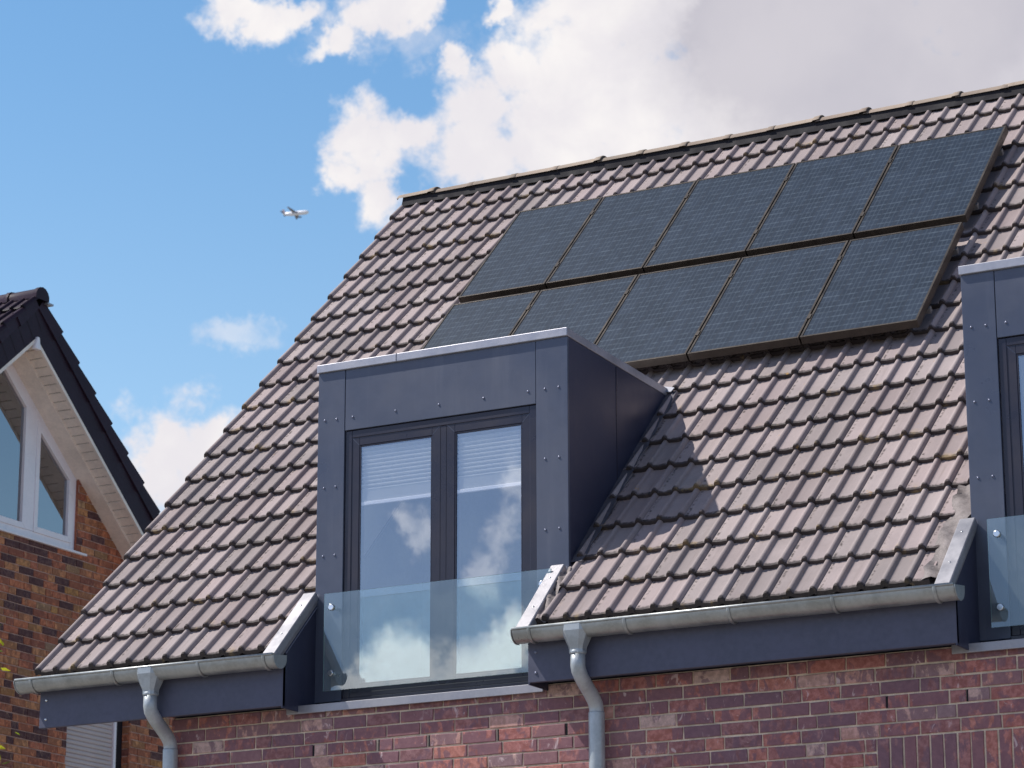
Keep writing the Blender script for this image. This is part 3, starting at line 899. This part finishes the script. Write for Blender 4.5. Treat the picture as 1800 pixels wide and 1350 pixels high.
# rear slope as overlapping courses; the stepped ends show along the verge
nrow = 14; g = .415
for k in range(nrow):
    d0 = .10 + k * g; d1 = d0 + g + .03
    def rpnt(x, d, o): return Vector((x, AY + d * CT + ST * o, APZ - d * ST + CT * o))
    a, b = NV + .012, NX - 9
    up, lo = .000, .045
    pts = [rpnt(a, d0, up), rpnt(a, d1, lo), rpnt(a, d1, lo - .035), rpnt(a, d0, up - .035)]
    far = [Vector((b, p.y, p.z)) for p in pts]
    mb.face([pts[0], pts[1], far[1], far[0]][::-1], 0, [(.14, .5)] * 4, (r2.random(), r2.random(), r2.random(), 1))
    mb.face([pts[1], pts[2], far[2], far[1]][::-1], 0, [(.14, .5)] * 4)
    mb.face([pts[0], pts[1], pts[2], pts[3]][::-1], 0, [(.14, .5)] * 4, (r2.random(), .3, .3, 1))
mb.build('rear_roof_tiles', M['dark_tile'], nroof)
# verge tiles: side flaps hanging over the barge on both slopes, each a little proud at its lower end
for sgn in (1, -1):
    mb = MB()
    for k in range(nrow):
        d0 = .10 + k * g; d1 = d0 + g + .012
        def vp(x, d, o): return Vector((x, AY + sgn * (d * CT + ST * o), APZ - d * ST + CT * o))
        x0 = NV + .014; x1 = NV + .030
        for (oa, ob, xx0, xx1) in ((.005, -.13, x0, x1),):
            p = [vp(xx0, d0, oa - .03), vp(xx1, d1, oa + .012), vp(xx1, d1, ob - .014), vp(xx0, d0, ob)]
            q = [vp(NV - .02, d0, oa - .03), vp(NV - .02, d1, oa + .012), vp(NV - .02, d1, ob - .014), vp(NV - .02, d0, ob)]
            c = (r2.random(), r2.random(), .3, 1); u = [(.14, .5)] * 4
            mb.face(p if sgn < 0 else p[::-1], 0, u, c)
            mb.face([p[1], q[1], q[2], p[2]], 0, u, c); mb.face([p[2], q[2], q[3], p[3]], 0, u, c); mb.face([p[0], p[1], q[1], q[0]], 0, u, c)
    mb.build('verge_tiles', M['dark_tile'], nroof)
    mb = MB()   # slate-like lower verge band under the tiles
    def vb(x, d, o): return Vector((x, AY + sgn * (d * CT + ST * o), APZ - d * ST + CT * o))
    L = EY + .2
    a = [vb(NV, 0.0, -.10), vb(NV, L, -.10), vb(NV, L, -.375), vb(NV, -.0, -.375)]
    if True:
        a[0].y = AY; a[0].z = APZ - .10 / CT; a[3].y = AY; a[3].z = APZ - .375 / CT
    b = [Vector((NV - .03, p.y, p.z)) for p in a]
    mb.face(a if sgn < 0 else a[::-1], 0, [(.14, .5)] * 4, (.4, .3, .3, 1)); mb.face([a[2], b[2], b[3], a[3]], 0, [(.14, .5)] * 4)
    # upright joints of the band
    nb_j = int(L / .18)
    for q in range(1, nb_j):
        dd = q * .18
        t0 = [vb(NV + .003, dd, -.13), vb(NV + .003, dd + .006, -.13), vb(NV + .003, dd + .006 + .02, -.36), vb(NV + .003, dd + .02, -.36)]
        if sgn < 0: mb.face(t0, 1)
    mb.build('verge_board', [M['dark_tile'], M['slab']], nroof)
    # white soffit: grooved boards across, smooth trim board along the wall, thin white edge
    mb = MB()
    def sp(x, d, o): return Vector((x, AY + sgn * d * CT, soff(AY) - d * ST + o))
    n = int(L / .115)
    for q in range(n):
        d0 = q * .115 + .004; d1 = d0 + .098
        pts = [sp(NV - .035, d0, 0), sp(NV - .035, d1, 0), sp(NV - .215, d1, 0), sp(NV - .215, d0, 0)]
        mb.face(pts, 0); mb.face([pts[0], pts[3], pts[3] + Vector((0, 0, .012)), pts[0] + Vector((0, 0, .012))], 0); mb.face([pts[1], pts[2], pts[2] + Vector((0, 0, .012)), pts[1] + Vector((0, 0, .012))], 0)
    mb.face([sp(NV - .035, 0, .012), sp(NV - .035, L, .012), sp(NX - .02, L, .012), sp(NX - .02, 0, .012)], 1)
    p = [sp(NV - .215, 0, -.03), sp(NV - .215, L, -.03), sp(NX - .05, L, -.03), sp(NX - .05, 0, -.03)]
    mb.face(p, 0); mb.face([p[0], p[1], p[1] + Vector((0, 0, .04)), p[0] + Vector((0, 0, .04))], 0)
    p = [sp(NV - .002, .0, -.012), sp(NV - .002, L, -.012), sp(NV - .036, L, -.012), sp(NV - .036, .0, -.012)]
    mb.face(p, 0); mb.face([p[0], p[1], p[1] + Vector((0, 0, .05)), p[0] + Vector((0, 0, .05))], 0); mb.face([p[3], p[2], p[2] + Vector((0, 0, .03)), p[3] + Vector((0, 0, .03))], 0)
    mb.build('soffit', [M['soffit'], M['slab']], nroof)
# closes the roof body under the tiles
mb = MB()
for sgn in (1, -1):
    L = EY + .1
    mb.face([(NV - .02, AY, APZ - .06), (NX - 9, AY, APZ - .06), (NX - 9, AY + sgn * L * CT, APZ - .06 - L * ST), (NV - .02, AY + sgn * L * CT, APZ - .06 - L * ST)])
mb.build('roof_underlay', M['slab'], nroof)
# ridge tiles with a round end
n = 9
for q in range(22):
    xa = NV + .05 - q * .39; xb = xa - .43
    mb = MB(); c = (r2.random(), .3, .3, 1)
    for (xx, rad) in ((xa, .118), (xa - .05, .118), (xa - .055, .108), (xb, .104)):
        for k in range(n):
            an = R(-12) + R(204) * k / (n - 1); mb.v.append((xx, AY + .01 - rad * math.cos(an), APZ - .055 + rad * math.sin(an)))
    for s in range(3):
        for k in range(n - 1):
            mb.iface([s * n + k, s * n + k + 1, s * n + n + k + 1, s * n + n + k], 0, [(.14, .5)] * 4, c, True)
    if q == 0:
        mb.iface(list(range(n)), 0, [(.14, .5)] * n, c)
    mb.build('ridge_tile', M['dark_tile'], nroof)
mb = MB(); mb.box(NV - .02, NV + .06, AY + .09, AY + .19, APZ - .105, APZ - .085); mb.build('ridge_clip', M['zinc'], nroof)
mb = MB(); tp = soff(AY)
mb.hexa([(NV - .03, AY - .05, tp - .10), (NV + .028, AY - .05, tp - .10), (NV + .028, AY + .05, tp - .10), (NV - .03, AY + .05, tp - .10),
         (NV - .03, AY - .02, tp + .04), (NV + .028, AY - .02, tp + .04), (NV + .028, AY + .02, tp + .04), (NV - .03, AY + .02, tp + .04)])
mb.build('apex_block', M['upvc'], nroof, .01)

# gable window: white frame with sloping head, two posts, panes
def bar(mb, p, q, w, x0, x1, side=1):
    """bar in the gable plane from (y,z) p to q, width w measured to one side"""
    d = Vector((q[0] - p[0], q[1] - p[1])); d.normalize(); nn = Vector((-d.y, d.x)) * w * side
    a = [p, q, (q[0] + nn.x, q[1] + nn.y), (p[0] + nn.x, p[1] + nn.y)]
    mb.prism(lambda x: [(x, y, z) for y, z in a], x0, x1)
F0, F1 = NX - .10, NX - .03
mb = MB(); zs = WIN[2] + .0
tR = win_top(WIN[1]); top = win_top(AY)
fw = .085
mb.box(F0, F1, WIN[1] - fw, WIN[1], zs, tR); mb.box(F0, F1, WIN[0], WIN[0] + fw, zs, win_top(WIN[0]))
mb.box(F0 + .002, F1 - .002, WIN[0] + fw, WIN[1] - fw, zs, zs + fw)
bar(mb, (WIN[1], tR), (AY, top), .10, F0 + .003, F1 - .003, 1); bar(mb, (AY, top), (WIN[0], win_top(WIN[0])), .10, F0 + .003, F1 - .003, 1)
MUL = (8.83, 7.73)
for ym in MUL:
    mb.box(F0 + .004, F1 + .004, ym - .075, ym + .075, zs + fw, win_top(ym) - .08)
wf = part(mb, 'window', M['upvc'], nb, .004)
# sash frames and panes
def poly_frame(name, poly, w, x0, x1, m, parent):
    cx = sum(p[0] for p in poly) / len(poly); cz = sum(p[1] for p in poly) / len(poly)
    n = len(poly); inner = []
    for k in range(n):     # inward offset of a convex polygon
        a, b, c = Vector(poly[k - 1]), Vector(poly[k]), Vector(poly[(k + 1) % n])
        d1 = (b - a).normalized(); d2 = (c - b).normalized()
        n1 = Vector((-d1.y, d1.x)); n2 = Vector((-d2.y, d2.x))
        bis = (n1 + n2); bis = bis / bis.dot(n1)
        inner.append(b + bis * w)
    mb = MB()
    for k in range(n):
        q = (k + 1) % n
        pts = [poly[k], poly[q], inner[q], inner[k]]
        mb.prism(lambda x, p=pts: [(x, y, z) for y, z in p], x0, x1)
    mb.build(name, m, parent, .003)
    mb = MB(); mb.face([((x0 + x1) / 2, y, z) for y, z in inner], 0); mb.build('pane', M['pane_b'], parent)
zb_ = zs + fw - .004
poly_frame('sash', [(MUL[0] + .07, zb_), (WIN[1] - fw + .01, zb_), (WIN[1] - fw + .01, win_top(WIN[1] - fw) - .085), (MUL[0] + .07, win_top(MUL[0] + .07) - .125)], .065, F0 + .01, F1 + .012, M['upvc'], wf)
poly_frame('sash', [(MUL[1] + .07, zb_), (MUL[0] - .07, zb_), (MUL[0] - .07, win_top(MUL[0] - .07) - .125), (AY, top - .125), (MUL[1] + .07, win_top(MUL[1] + .07) - .125)], .065, F0 + .01, F1 + .012, M['upvc'], wf)
poly_frame('sash', [(WIN[0] + fw - .01, zb_), (MUL[1] - .07, zb_), (MUL[1] - .07, win_top(MUL[1] - .07) - .125), (WIN[0] + fw - .01, win_top(WIN[0] + fw) - .085)], .065, F0 + .01, F1 + .012, M['upvc'], wf)
mb = MB(); mb.box(NX - .03, NX + .035, WIN[0] - .06, WIN[1] + .16, WIN[2] - .03, WIN[2] - .004); mb.build('sill', M['upvc'], wf, .004)
# room behind the gable window
mb = MB(); xi = NX - .16
mb.face([(xi - 2.5, 5.1, 2.6), (xi - 2.5, 11.45, 2.6), (xi - 2.5, AY, soff(AY) - .05)])
mb.face([(xi, 5.1, 2.6), (xi, 11.45, 2.6), (xi - 2.5, 11.45, 2.6), (xi - 2.5, 5.1, 2.6)])
for sgn in (1, -1):
    mb.face([(xi, AY, soff(AY) - .05), (xi - 2.5, AY, soff(AY) - .05), (xi - 2.5, AY + sgn * 3.3, soff(AY + 3.3) - .05), (xi, AY + sgn * 3.3, soff(AY + 3.3) - .05)])
part(mb, 'interior_wall', simple('neighbour_interior', (.22, .19, .18), .9), nb)
# roller shutter
mb = MB(); zz = SH[2]; x0 = NX - .115
while zz < SH[3]:
    p = [(x0, zz), (x0 + .008, zz + .006), (x0 + .011, zz + .022), (x0 + .008, zz + .040), (x0, zz + .047)]
    for (xa, za), (xb, zb) in zip(p, p[1:]):
        mb.face([(xa, SH[0], za), (xa, SH[1] - .17, za), (xb, SH[1] - .17, zb), (xb, SH[0], zb)], smooth=False)
    zz += .049
so = part(mb, 'roller_shutter', M['shutter'], nb)
mb = MB(); mb.box(NX - .14, NX - .085, SH[1] - .17, SH[1] - .125, SH[2], SH[3]); mb.build('guide_rail', M['upvc'], so, .003)
mb = MB(); mb.box(NX - .14, NX - .10, SH[1] - .125, SH[1], SH[2], SH[3]); mb.build('window_edge', M['slab'], so)

# ================================================================== AIRLINER
PL = Vector((-1.0, 0, 0))
air = thing('airliner', 'small white airliner with dark tail climbing across the blue sky', 'airplane')
dist = 3400.
az, el = R(-32.90), R(18.655)
cam_loc = Vector((12.372, -16.0175, -3.468))
air.location = cam_loc + dist * Vector((math.sin(az) * math.cos(el), math.cos(az) * math.cos(el), math.sin(el)))
white_air = simple('airliner_paint', (.92, .92, .94), .3, 0, .03, .2)
dark_air = simple('airliner_tail', (.09, .07, .14), .4, 0, .03, .2)
grey_air = simple('airliner_wing', (.26, .27, .32), .4, .2, .05, .2)
# x forward, y left, z up; fuselage 34 m
mb = MB(); st = [(17, .05, -.3), (16.4, .8, -.2), (15, 1.5, -.05), (12.5, 1.95, 0), (8, 2.0, 0), (-6, 2.0, 0), (-11, 1.6, .3), (-15, .8, .8), (-17, .2, 1.1)]
mb.tube([(x, 0, z) for x, _, z in st], [q * 1.3 for _, q, _ in st], 16); mb.build('fuselage', white_air, air)
def wing(pts, th, name, m):
    mb = MB(); mb.hexa([Vector(p) - Vector((0, 0, th)) for p in pts] + [Vector(p) + Vector((0, 0, th)) for p in pts]); return mb.build(name, m, air)
for s in (1, -1):
    wing([(4.5, s * 1.2, -1.1), (-2.2, s * 1.2, -1.1), (-5.2, s * 12.5, .9), (-3.6, s * 12.5, .9)], .22, 'wing', grey_air)
    wing([(-12.8, s * .5, 1.0), (-16, s * .5, 1.0), (-17.4, s * 5.6, 1.4), (-15.9, s * 5.6, 1.4)], .13, 'tailplane', dark_air)
    mb = MB(); mb.tube([(5.4, s * 5.2, -2.3), (4.9, s * 5.2, -2.3), (2.2, s * 5.2, -2.2), (1.2, s * 5.2, -2.1)], [.65, .85, .75, .35], 14); mb.build('engine', simple('engine_cowl', (.07, .10, .19), .4), air)
mb = MB(); mb.hexa([(-11.8, -.15, 1.4), (-11.8, .15, 1.4), (-16.4, .15, 1.5), (-16.4, -.15, 1.5), (-16.4, -.1, 7.4), (-16.4, .1, 7.4), (-18.6, .1, 7.4), (-18.6, -.1, 7.4)]); mb.build('tail_fin', dark_air, air)
fwd = Vector((.97, .10, -.03)).normalized()       # flying to the right and a little away
left = Vector((0, 0, 1)).cross(fwd).normalized(); up = fwd.cross(left)
left, up = (left * math.cos(R(17)) - up * math.sin(R(17))), (up * math.cos(R(17)) + left * math.sin(R(17)))
rot = Matrix((fwd, left, up)).transposed()
air.rotation_euler = rot.to_euler(); air.scale = (1.0,) * 3

# ================================================================== TREE (a few sunlit leaves reach into view)
tc = Vector((3.79, -5.16, -1.42)) - Vector((.879, .477, 0)) * .665
tree = thing('young_tree', 'young tree with yellow green leaves beside the neighbour house wall', 'tree', (tc.x - .25, tc.y - .1, GZ))
bark = simple('bark', (.10, .075, .055), .9, 0, .3, 20, .2, .6, 40)
mt, tt = mat('yellow_green_leaf'); co = objco(tt)
at = tt.add('ShaderNodeAttribute', attribute_name='rnd'); sc_ = tt.add('ShaderNodeSeparateColor'); tt.l.new(at.outputs['Color'], sc_.inputs[0])
lc = tt.ramp(sc_.outputs[0], [(0, (.12, .18, .03)), (.4, (.34, .40, .03)), (1, (.72, .66, .03))])
setp(tt, base=lc, rough=.5, spec=.3)
tl = tt.add('ShaderNodeBsdfTranslucent'); tt.l.new(lc, tl.inputs[0])
mx = tt.add('ShaderNodeMixShader'); mx.inputs[0].default_value = .4; tt.l.new(tt.b.outputs[0], mx.inputs[1]); tt.l.new(tl.outputs[0], mx.inputs[2]); tt.l.new(mx.outputs[0], tt.n['Material Output'].inputs[0])
r = random.Random(12)
T0 = Vector(tree.location)
mb = MB(); ctr = tc - T0
mb.tube([(0, 0, 0), (.02, .03, 1.2), (.10, .05, 2.2), (ctr.x, ctr.y, ctr.z - .2)], [.06, .05, .04, .022], 10)
tips = []
for k in range(26):
    a = r.uniform(0, 6.283); h = r.uniform(-.6, .75); rad = .62 * math.sqrt(max(.08, 1 - (h / .95) ** 2))
    b = Vector((ctr.x * .8, ctr.y * .8, ctr.z - .45 + .3 * h)); e = ctr + Vector((rad * math.cos(a), rad * math.sin(a), h))
    mb.tube([b, b.lerp(e, .5) + Vector((0, 0, .05)), e], [.014, .009, .004], 6); tips.append((b, e))
mb.build('trunk', bark, tree)
mb = MB()
for (b, e) in tips:
    for q in range(62):
        t = r.uniform(.25, 1.05); p = b.lerp(e, t) + Vector((r.gauss(0, .075), r.gauss(0, .075), r.gauss(0, .075)))
        d = Vector((r.gauss(0, 1), r.gauss(0, 1), r.gauss(-.3, .6))).normalized(); sd = d.orthogonal().normalized()
        sd.rotate(Matrix.Rotation(r.uniform(0, 6.28), 3, d)); nn = d.cross(sd); L = r.uniform(.035, .06); W = L * .30
        c = (r.random(), 0, 0, 1)
        m1 = p + d * L * .5 + nn * .004
        mb.face([p, p + d * L * .35 + sd * W, p + d * L, m1], 0, None, c); mb.face([p, m1, p + d * L, p + d * L * .35 - sd * W], 0, None, c)
mb.build('crown', mt, tree)

# ================================================================== GROUND
mg, t = mat('gravel_ground'); co = objco(t)
n1 = t.noise(co, .25, 6, .6); n2 = t.noise(co, 9, 6, .7)
setp(t, base=t.mix(t.smooth(t.math('ADD', t.math('MULTIPLY', n1, .6), t.math('MULTIPLY', n2, .4)), .38, .62), (.20, .19, .17, 1), (.29, .27, .24, 1)), rough=.95, normal=t.bump(n2, .8, .05))
mb = MB(); mb.face([(-4000, -4000, GZ), (4000, -4000, GZ), (4000, 4000, GZ), (-4000, 4000, GZ)])
g_ = mb.build('ground', mg); g_['kind'] = 'structure'
mp_, t = mat('paving'); co = objco(t)
br = t.add('ShaderNodeTexBrick'); t.l.new(co, br.inputs[0]); br.inputs['Scale'].default_value = 5
br.inputs['Color1'].default_value = (.27, .245, .22, 1); br.inputs['Color2'].default_value = (.33, .305, .28, 1); br.inputs['Mortar'].default_value = (.14, .13, .12, 1)
setp(t, base=t.mix(t.smooth(t.noise(co, 2, 5), .3, .7, 0, .35), br.outputs[0], (.16, .15, .14, 1)), rough=.9)
mb = MB(); mb.box(-6.8, 14, -4.2, .2, GZ - .1, GZ + .02); o = mb.build('pavement', mp_); o['kind'] = 'structure'

# ================================================================== SKY
SUN = Vector((-.572, -.205, .794)).normalized()      # towards the sun
sun_az = math.atan2(SUN.x, SUN.y); sun_el = math.asin(SUN.z)
w = bpy.data.worlds.new('World'); scene.world = w; w.use_nodes = True
t = NT(w.node_tree); t.n.clear()
out = t.add('ShaderNodeOutputWorld')
sky = t.add('ShaderNodeTexSky', sky_type='NISHITA'); sky.sun_disc = False
sky.sun_elevation = sun_el; sky.sun_rotation = sun_az % (2 * math.pi); sky.air_density = 1.0; sky.dust_density = .6; sky.ozone_density = 1.2; sky.altitude = 50
bg = t.add('ShaderNodeBackground'); bg.inputs['Strength'].default_value = .15
gen = t.add('ShaderNodeTexCoord').outputs['Generated']
sx = t.add('ShaderNodeSeparateXYZ'); t.l.new(gen, sx.inputs[0])
# clear deep sky overhead and ahead; duller toward the street side and to the right
fac_y = t.smooth(sx.outputs[1], -.25, .35); fac_x = t.smooth(sx.outputs[2], .42, .72, 1, .5)     # deeper blue overhead
skyf = t.mix(fac_y, (.78, .82, .98, 1), t.mix(t.smooth(sx.outputs[2], .20, .40), (1.08, 1.18, 1.14, 1), (.74, 1.02, 1.12, 1)))
skyf = t.mix(1.0, skyf, t.mix(fac_x, (0, 0, 0, 1), (1, 1, 1, 1)), 'MULTIPLY')
tint = t.mix(1.0, sky.outputs[0], skyf, 'MULTIPLY'); t.l.new(tint, bg.inputs[0])
azd = t.math('MULTIPLY', t.math('ARCTAN2', sx.outputs[0], sx.outputs[1]), 57.29578)
eld = t.math('MULTIPLY', t.math('ARCSINE', sx.outputs[2]), 57.29578)
cbn = t.add('ShaderNodeCombineXYZ'); t.l.new(azd, cbn.inputs[0]); t.l.new(eld, cbn.inputs[1]); ae0 = cbn.outputs[0]
wn1 = t.add('ShaderNodeTexNoise'); t.l.new(gen, wn1.inputs['Vector']); wn1.inputs['Scale'].default_value = 55; wn1.inputs['Detail'].default_value = 6; wn1.inputs['Roughness'].default_value = .62
wv = t.add('ShaderNodeVectorMath', operation='MULTIPLY_ADD'); t.l.new(wn1.outputs['Color'], wv.inputs[0]); wv.inputs[1].default_value = (1.8, 1.8, 0); wv.inputs[2].default_value = (-.9, -.9, 0)
wa = t.add('ShaderNodeVectorMath', operation='ADD'); t.l.new(ae0, wa.inputs[0]); t.l.new(wv.outputs[0], wa.inputs[1]); ae = wa.outputs[0]
# cumulus masses as (azimuth, elevation, half-width, half-height) in degrees
CL = [(-31.53,19.99,.80,.93),(-31.11,19.18,.69,.77),(-31.92,19.38,.46,.44),(-29.67,21.70,.44,.49),(-29.32,20.72,.92,.99),(-28.50,21.37,.80,.60),(-28.96,19.74,1.49,.99),
      (-27.56,20.61,1.49,1.87),(-26.84,22.12,1.49,1.21),(-25.57,21.01,2.29,2.09),(-27.19,22.56,.80,.66),(-21.46,21.97,4.81,2.64),(-23.83,20.54,2.98,1.32),(-19.5,20.5,5,4),(-24.6,22.6,1.6,1.0),(-23.5,22.0,2.6,1.6),(-21,21.5,2.5,2),(-18.8,22.2,2.5,2),(-18.5,20.6,2,1.2),(-22,20.6,2.2,1.2),(-30.6,20.1,.6,.5),(-25.9,22.4,2.2,1.3),(-26.4,20.6,2.2,1.8),(-27.8,19.65,1.6,.9),(-22,23,4,2.2),
      (-34.02,22.37,.97,.55),(-33.09,22.56,.92,.44),(-32.14,21.99,.57,.38),(-31.32,22.28,.80,.55),(-30.62,22.61,.69,.44),(-28.61,22.54,.40,.27),
      (-35.17,14.06,.86,.71),(-34.95,13.85,1.35,1.25),(-35.5,13.3,1.2,.8),(-34.70,13.42,1.26,.99),(-35.61,13.83,.57,.44),(-34.62,14.40,.57,.44),
      (-149.15,9.98,.80,.66),(-148.60,9.65,.57,.44),(-149.70,9.76,.69,.77),(-151.15,10.20,.69,.66),(-151.59,10.53,.46,.77),(-150.59,9.87,.69,.66),
      (-150,4.5,9,2.6),(10,48,18,9),(175,38,18,8)]
WISP = [(-33.87,16.28,1.15,.50),(-33.31,16.46,.60,.40),(-151.15,12.71,.62,.80),(-149.69,12.60,.4,.7),(-150.92,11.84,.5,.6),(-151.54,13.70,.6,.7),(-31.0,22.1,2.6,.7)]
GREY = [(-20.88,21.94,4.6,2.6),(-23.23,21.6,1.9,1.2),(-24.2,22.3,.9,1.1)]
def blobs(lst):
    acc = None
    for (a, e, ra, re) in lst:
        mp = t.add('ShaderNodeMapping'); mp.inputs['Location'].default_value = (-a / ra, -e / re, 0); mp.inputs['Scale'].default_value = (1 / ra, 1 / re, 0); t.l.new(ae, mp.inputs[0])
        ln = t.add('ShaderNodeVectorMath', operation='LENGTH'); t.l.new(mp.outputs[0], ln.inputs[0])
        v = t.math('SUBTRACT', 1.0, ln.outputs['Value'])
        acc = v if acc is None else t.math('SMOOTH_MAX', acc, v, .35)
    return acc
fb1 = t.noise(gen, 42, 9, .60, .35); fb2 = t.noise(gen, 120, 8, .62, .2); fb3 = t.noise(gen, 24, 5, .5)
nz = t.math('ADD', t.math('MULTIPLY', t.math('SUBTRACT', fb1, .5), 1.55), t.math('MULTIPLY', t.math('SUBTRACT', fb2, .5), .9))
m_c = blobs(CL); m_w = blobs(WISP); m_g = blobs(GREY)
d_c = t.math('ADD', t.math('MINIMUM', m_c, 1.1), nz)
al_c = t.smooth(d_c, -.20, .50)
al_w = t.math('MULTIPLY', t.smooth(t.math('ADD', t.math('MINIMUM', m_w, .6), nz), .02, .85), .52)
# cloud tone: bright warm white, soft grey folds, mauve-grey bank at the upper right
sh = t.smooth(t.math('ADD', t.math('MULTIPLY', fb3, .6), t.math('MULTIPLY', fb1, .4)), .40, .66)
cc = t.mix(sh, (.86, .83, .87, 1), (1.0, .965, .955, 1))
cc = t.mix(t.smooth(d_c, .0, .5, .35, 0), cc, (.80, .86, .97, 1))
gm = t.smooth(t.math('ADD', m_g, t.math('MULTIPLY', t.math('SUBTRACT', fb3, .5), .5)), -.30, .45)
fb4 = t.noise(gen, 9, 6, .55, .3)
gcol = t.mix(t.smooth(t.math('ADD', t.math('MULTIPLY', fb4, .65), t.math('MULTIPLY', fb3, .35)), .36, .64), (.575, .560, .630, 1), (.67, .645, .70, 1))
cc = t.mix(gm, cc, gcol)
cb_ = t.add('ShaderNodeBackground'); t.l.new(cc, cb_.inputs[0]); t.l.new(t.smooth(sx.outputs[1], -.3, .3, 2.5, .97), cb_.inputs['Strength'])
al = t.math('MULTIPLY', t.math('MAXIMUM', al_c, al_w), t.smooth(eld, .5, 3.5), clamp=True)
ms = t.add('ShaderNodeMixShader'); t.l.new(al, ms.inputs[0]); t.l.new(bg.outputs[0], ms.inputs[1]); t.l.new(cb_.outputs[0], ms.inputs[2])
t.l.new(ms.outputs[0], out.inputs[0])
w.cycles.sampling_method = 'MANUAL'; w.cycles.sample_map_resolution = 1024

sl = bpy.data.lights.new('sun', 'SUN'); sl.energy = 5.0; sl.angle = R(.5); sl.color = (1, .955, .90)
so_ = bpy.data.objects.new('sun', sl); col.objects.link(so_); so_.rotation_mode = 'QUATERNION'
so_.rotation_quaternion = Vector((0, 0, 1)).rotation_difference(SUN); so_.location = (-30, -10, 40)

# ================================================================== CAMERA
cd = bpy.data.cameras.new('camera'); cd.sensor_width = 36; cd.lens = 104.268; cd.clip_start = .5; cd.clip_end = 12000
cam = bpy.data.objects.new('camera', cd); col.objects.link(cam); cam.location = cam_loc
yaw, pitch, roll = R(-28.5085), R(15.4040), R(-.1184)
f = Vector((math.sin(yaw) * math.cos(pitch), math.cos(yaw) * math.cos(pitch), math.sin(pitch)))
rt = Vector((math.cos(yaw), -math.sin(yaw), 0)); upv = rt.cross(f)
c, s = math.cos(roll), math.sin(roll)
rt, upv = c * rt + s * upv, -s * rt + c * upv
cam.rotation_euler = Matrix((rt, upv, -f)).transposed().to_euler()
cd.dof.use_dof = True; cd.dof.focus_distance = 19.0; cd.dof.aperture_fstop = 7.1
scene.camera = cam
scene.view_settings.view_transform = 'Standard'; scene.view_settings.look = 'None'; scene.view_settings.exposure = 0; scene.view_settings.gamma = 1
scene.cycles.transparent_max_bounces = 16; scene.cycles.max_bounces = 8; scene.cycles.use_denoising = True
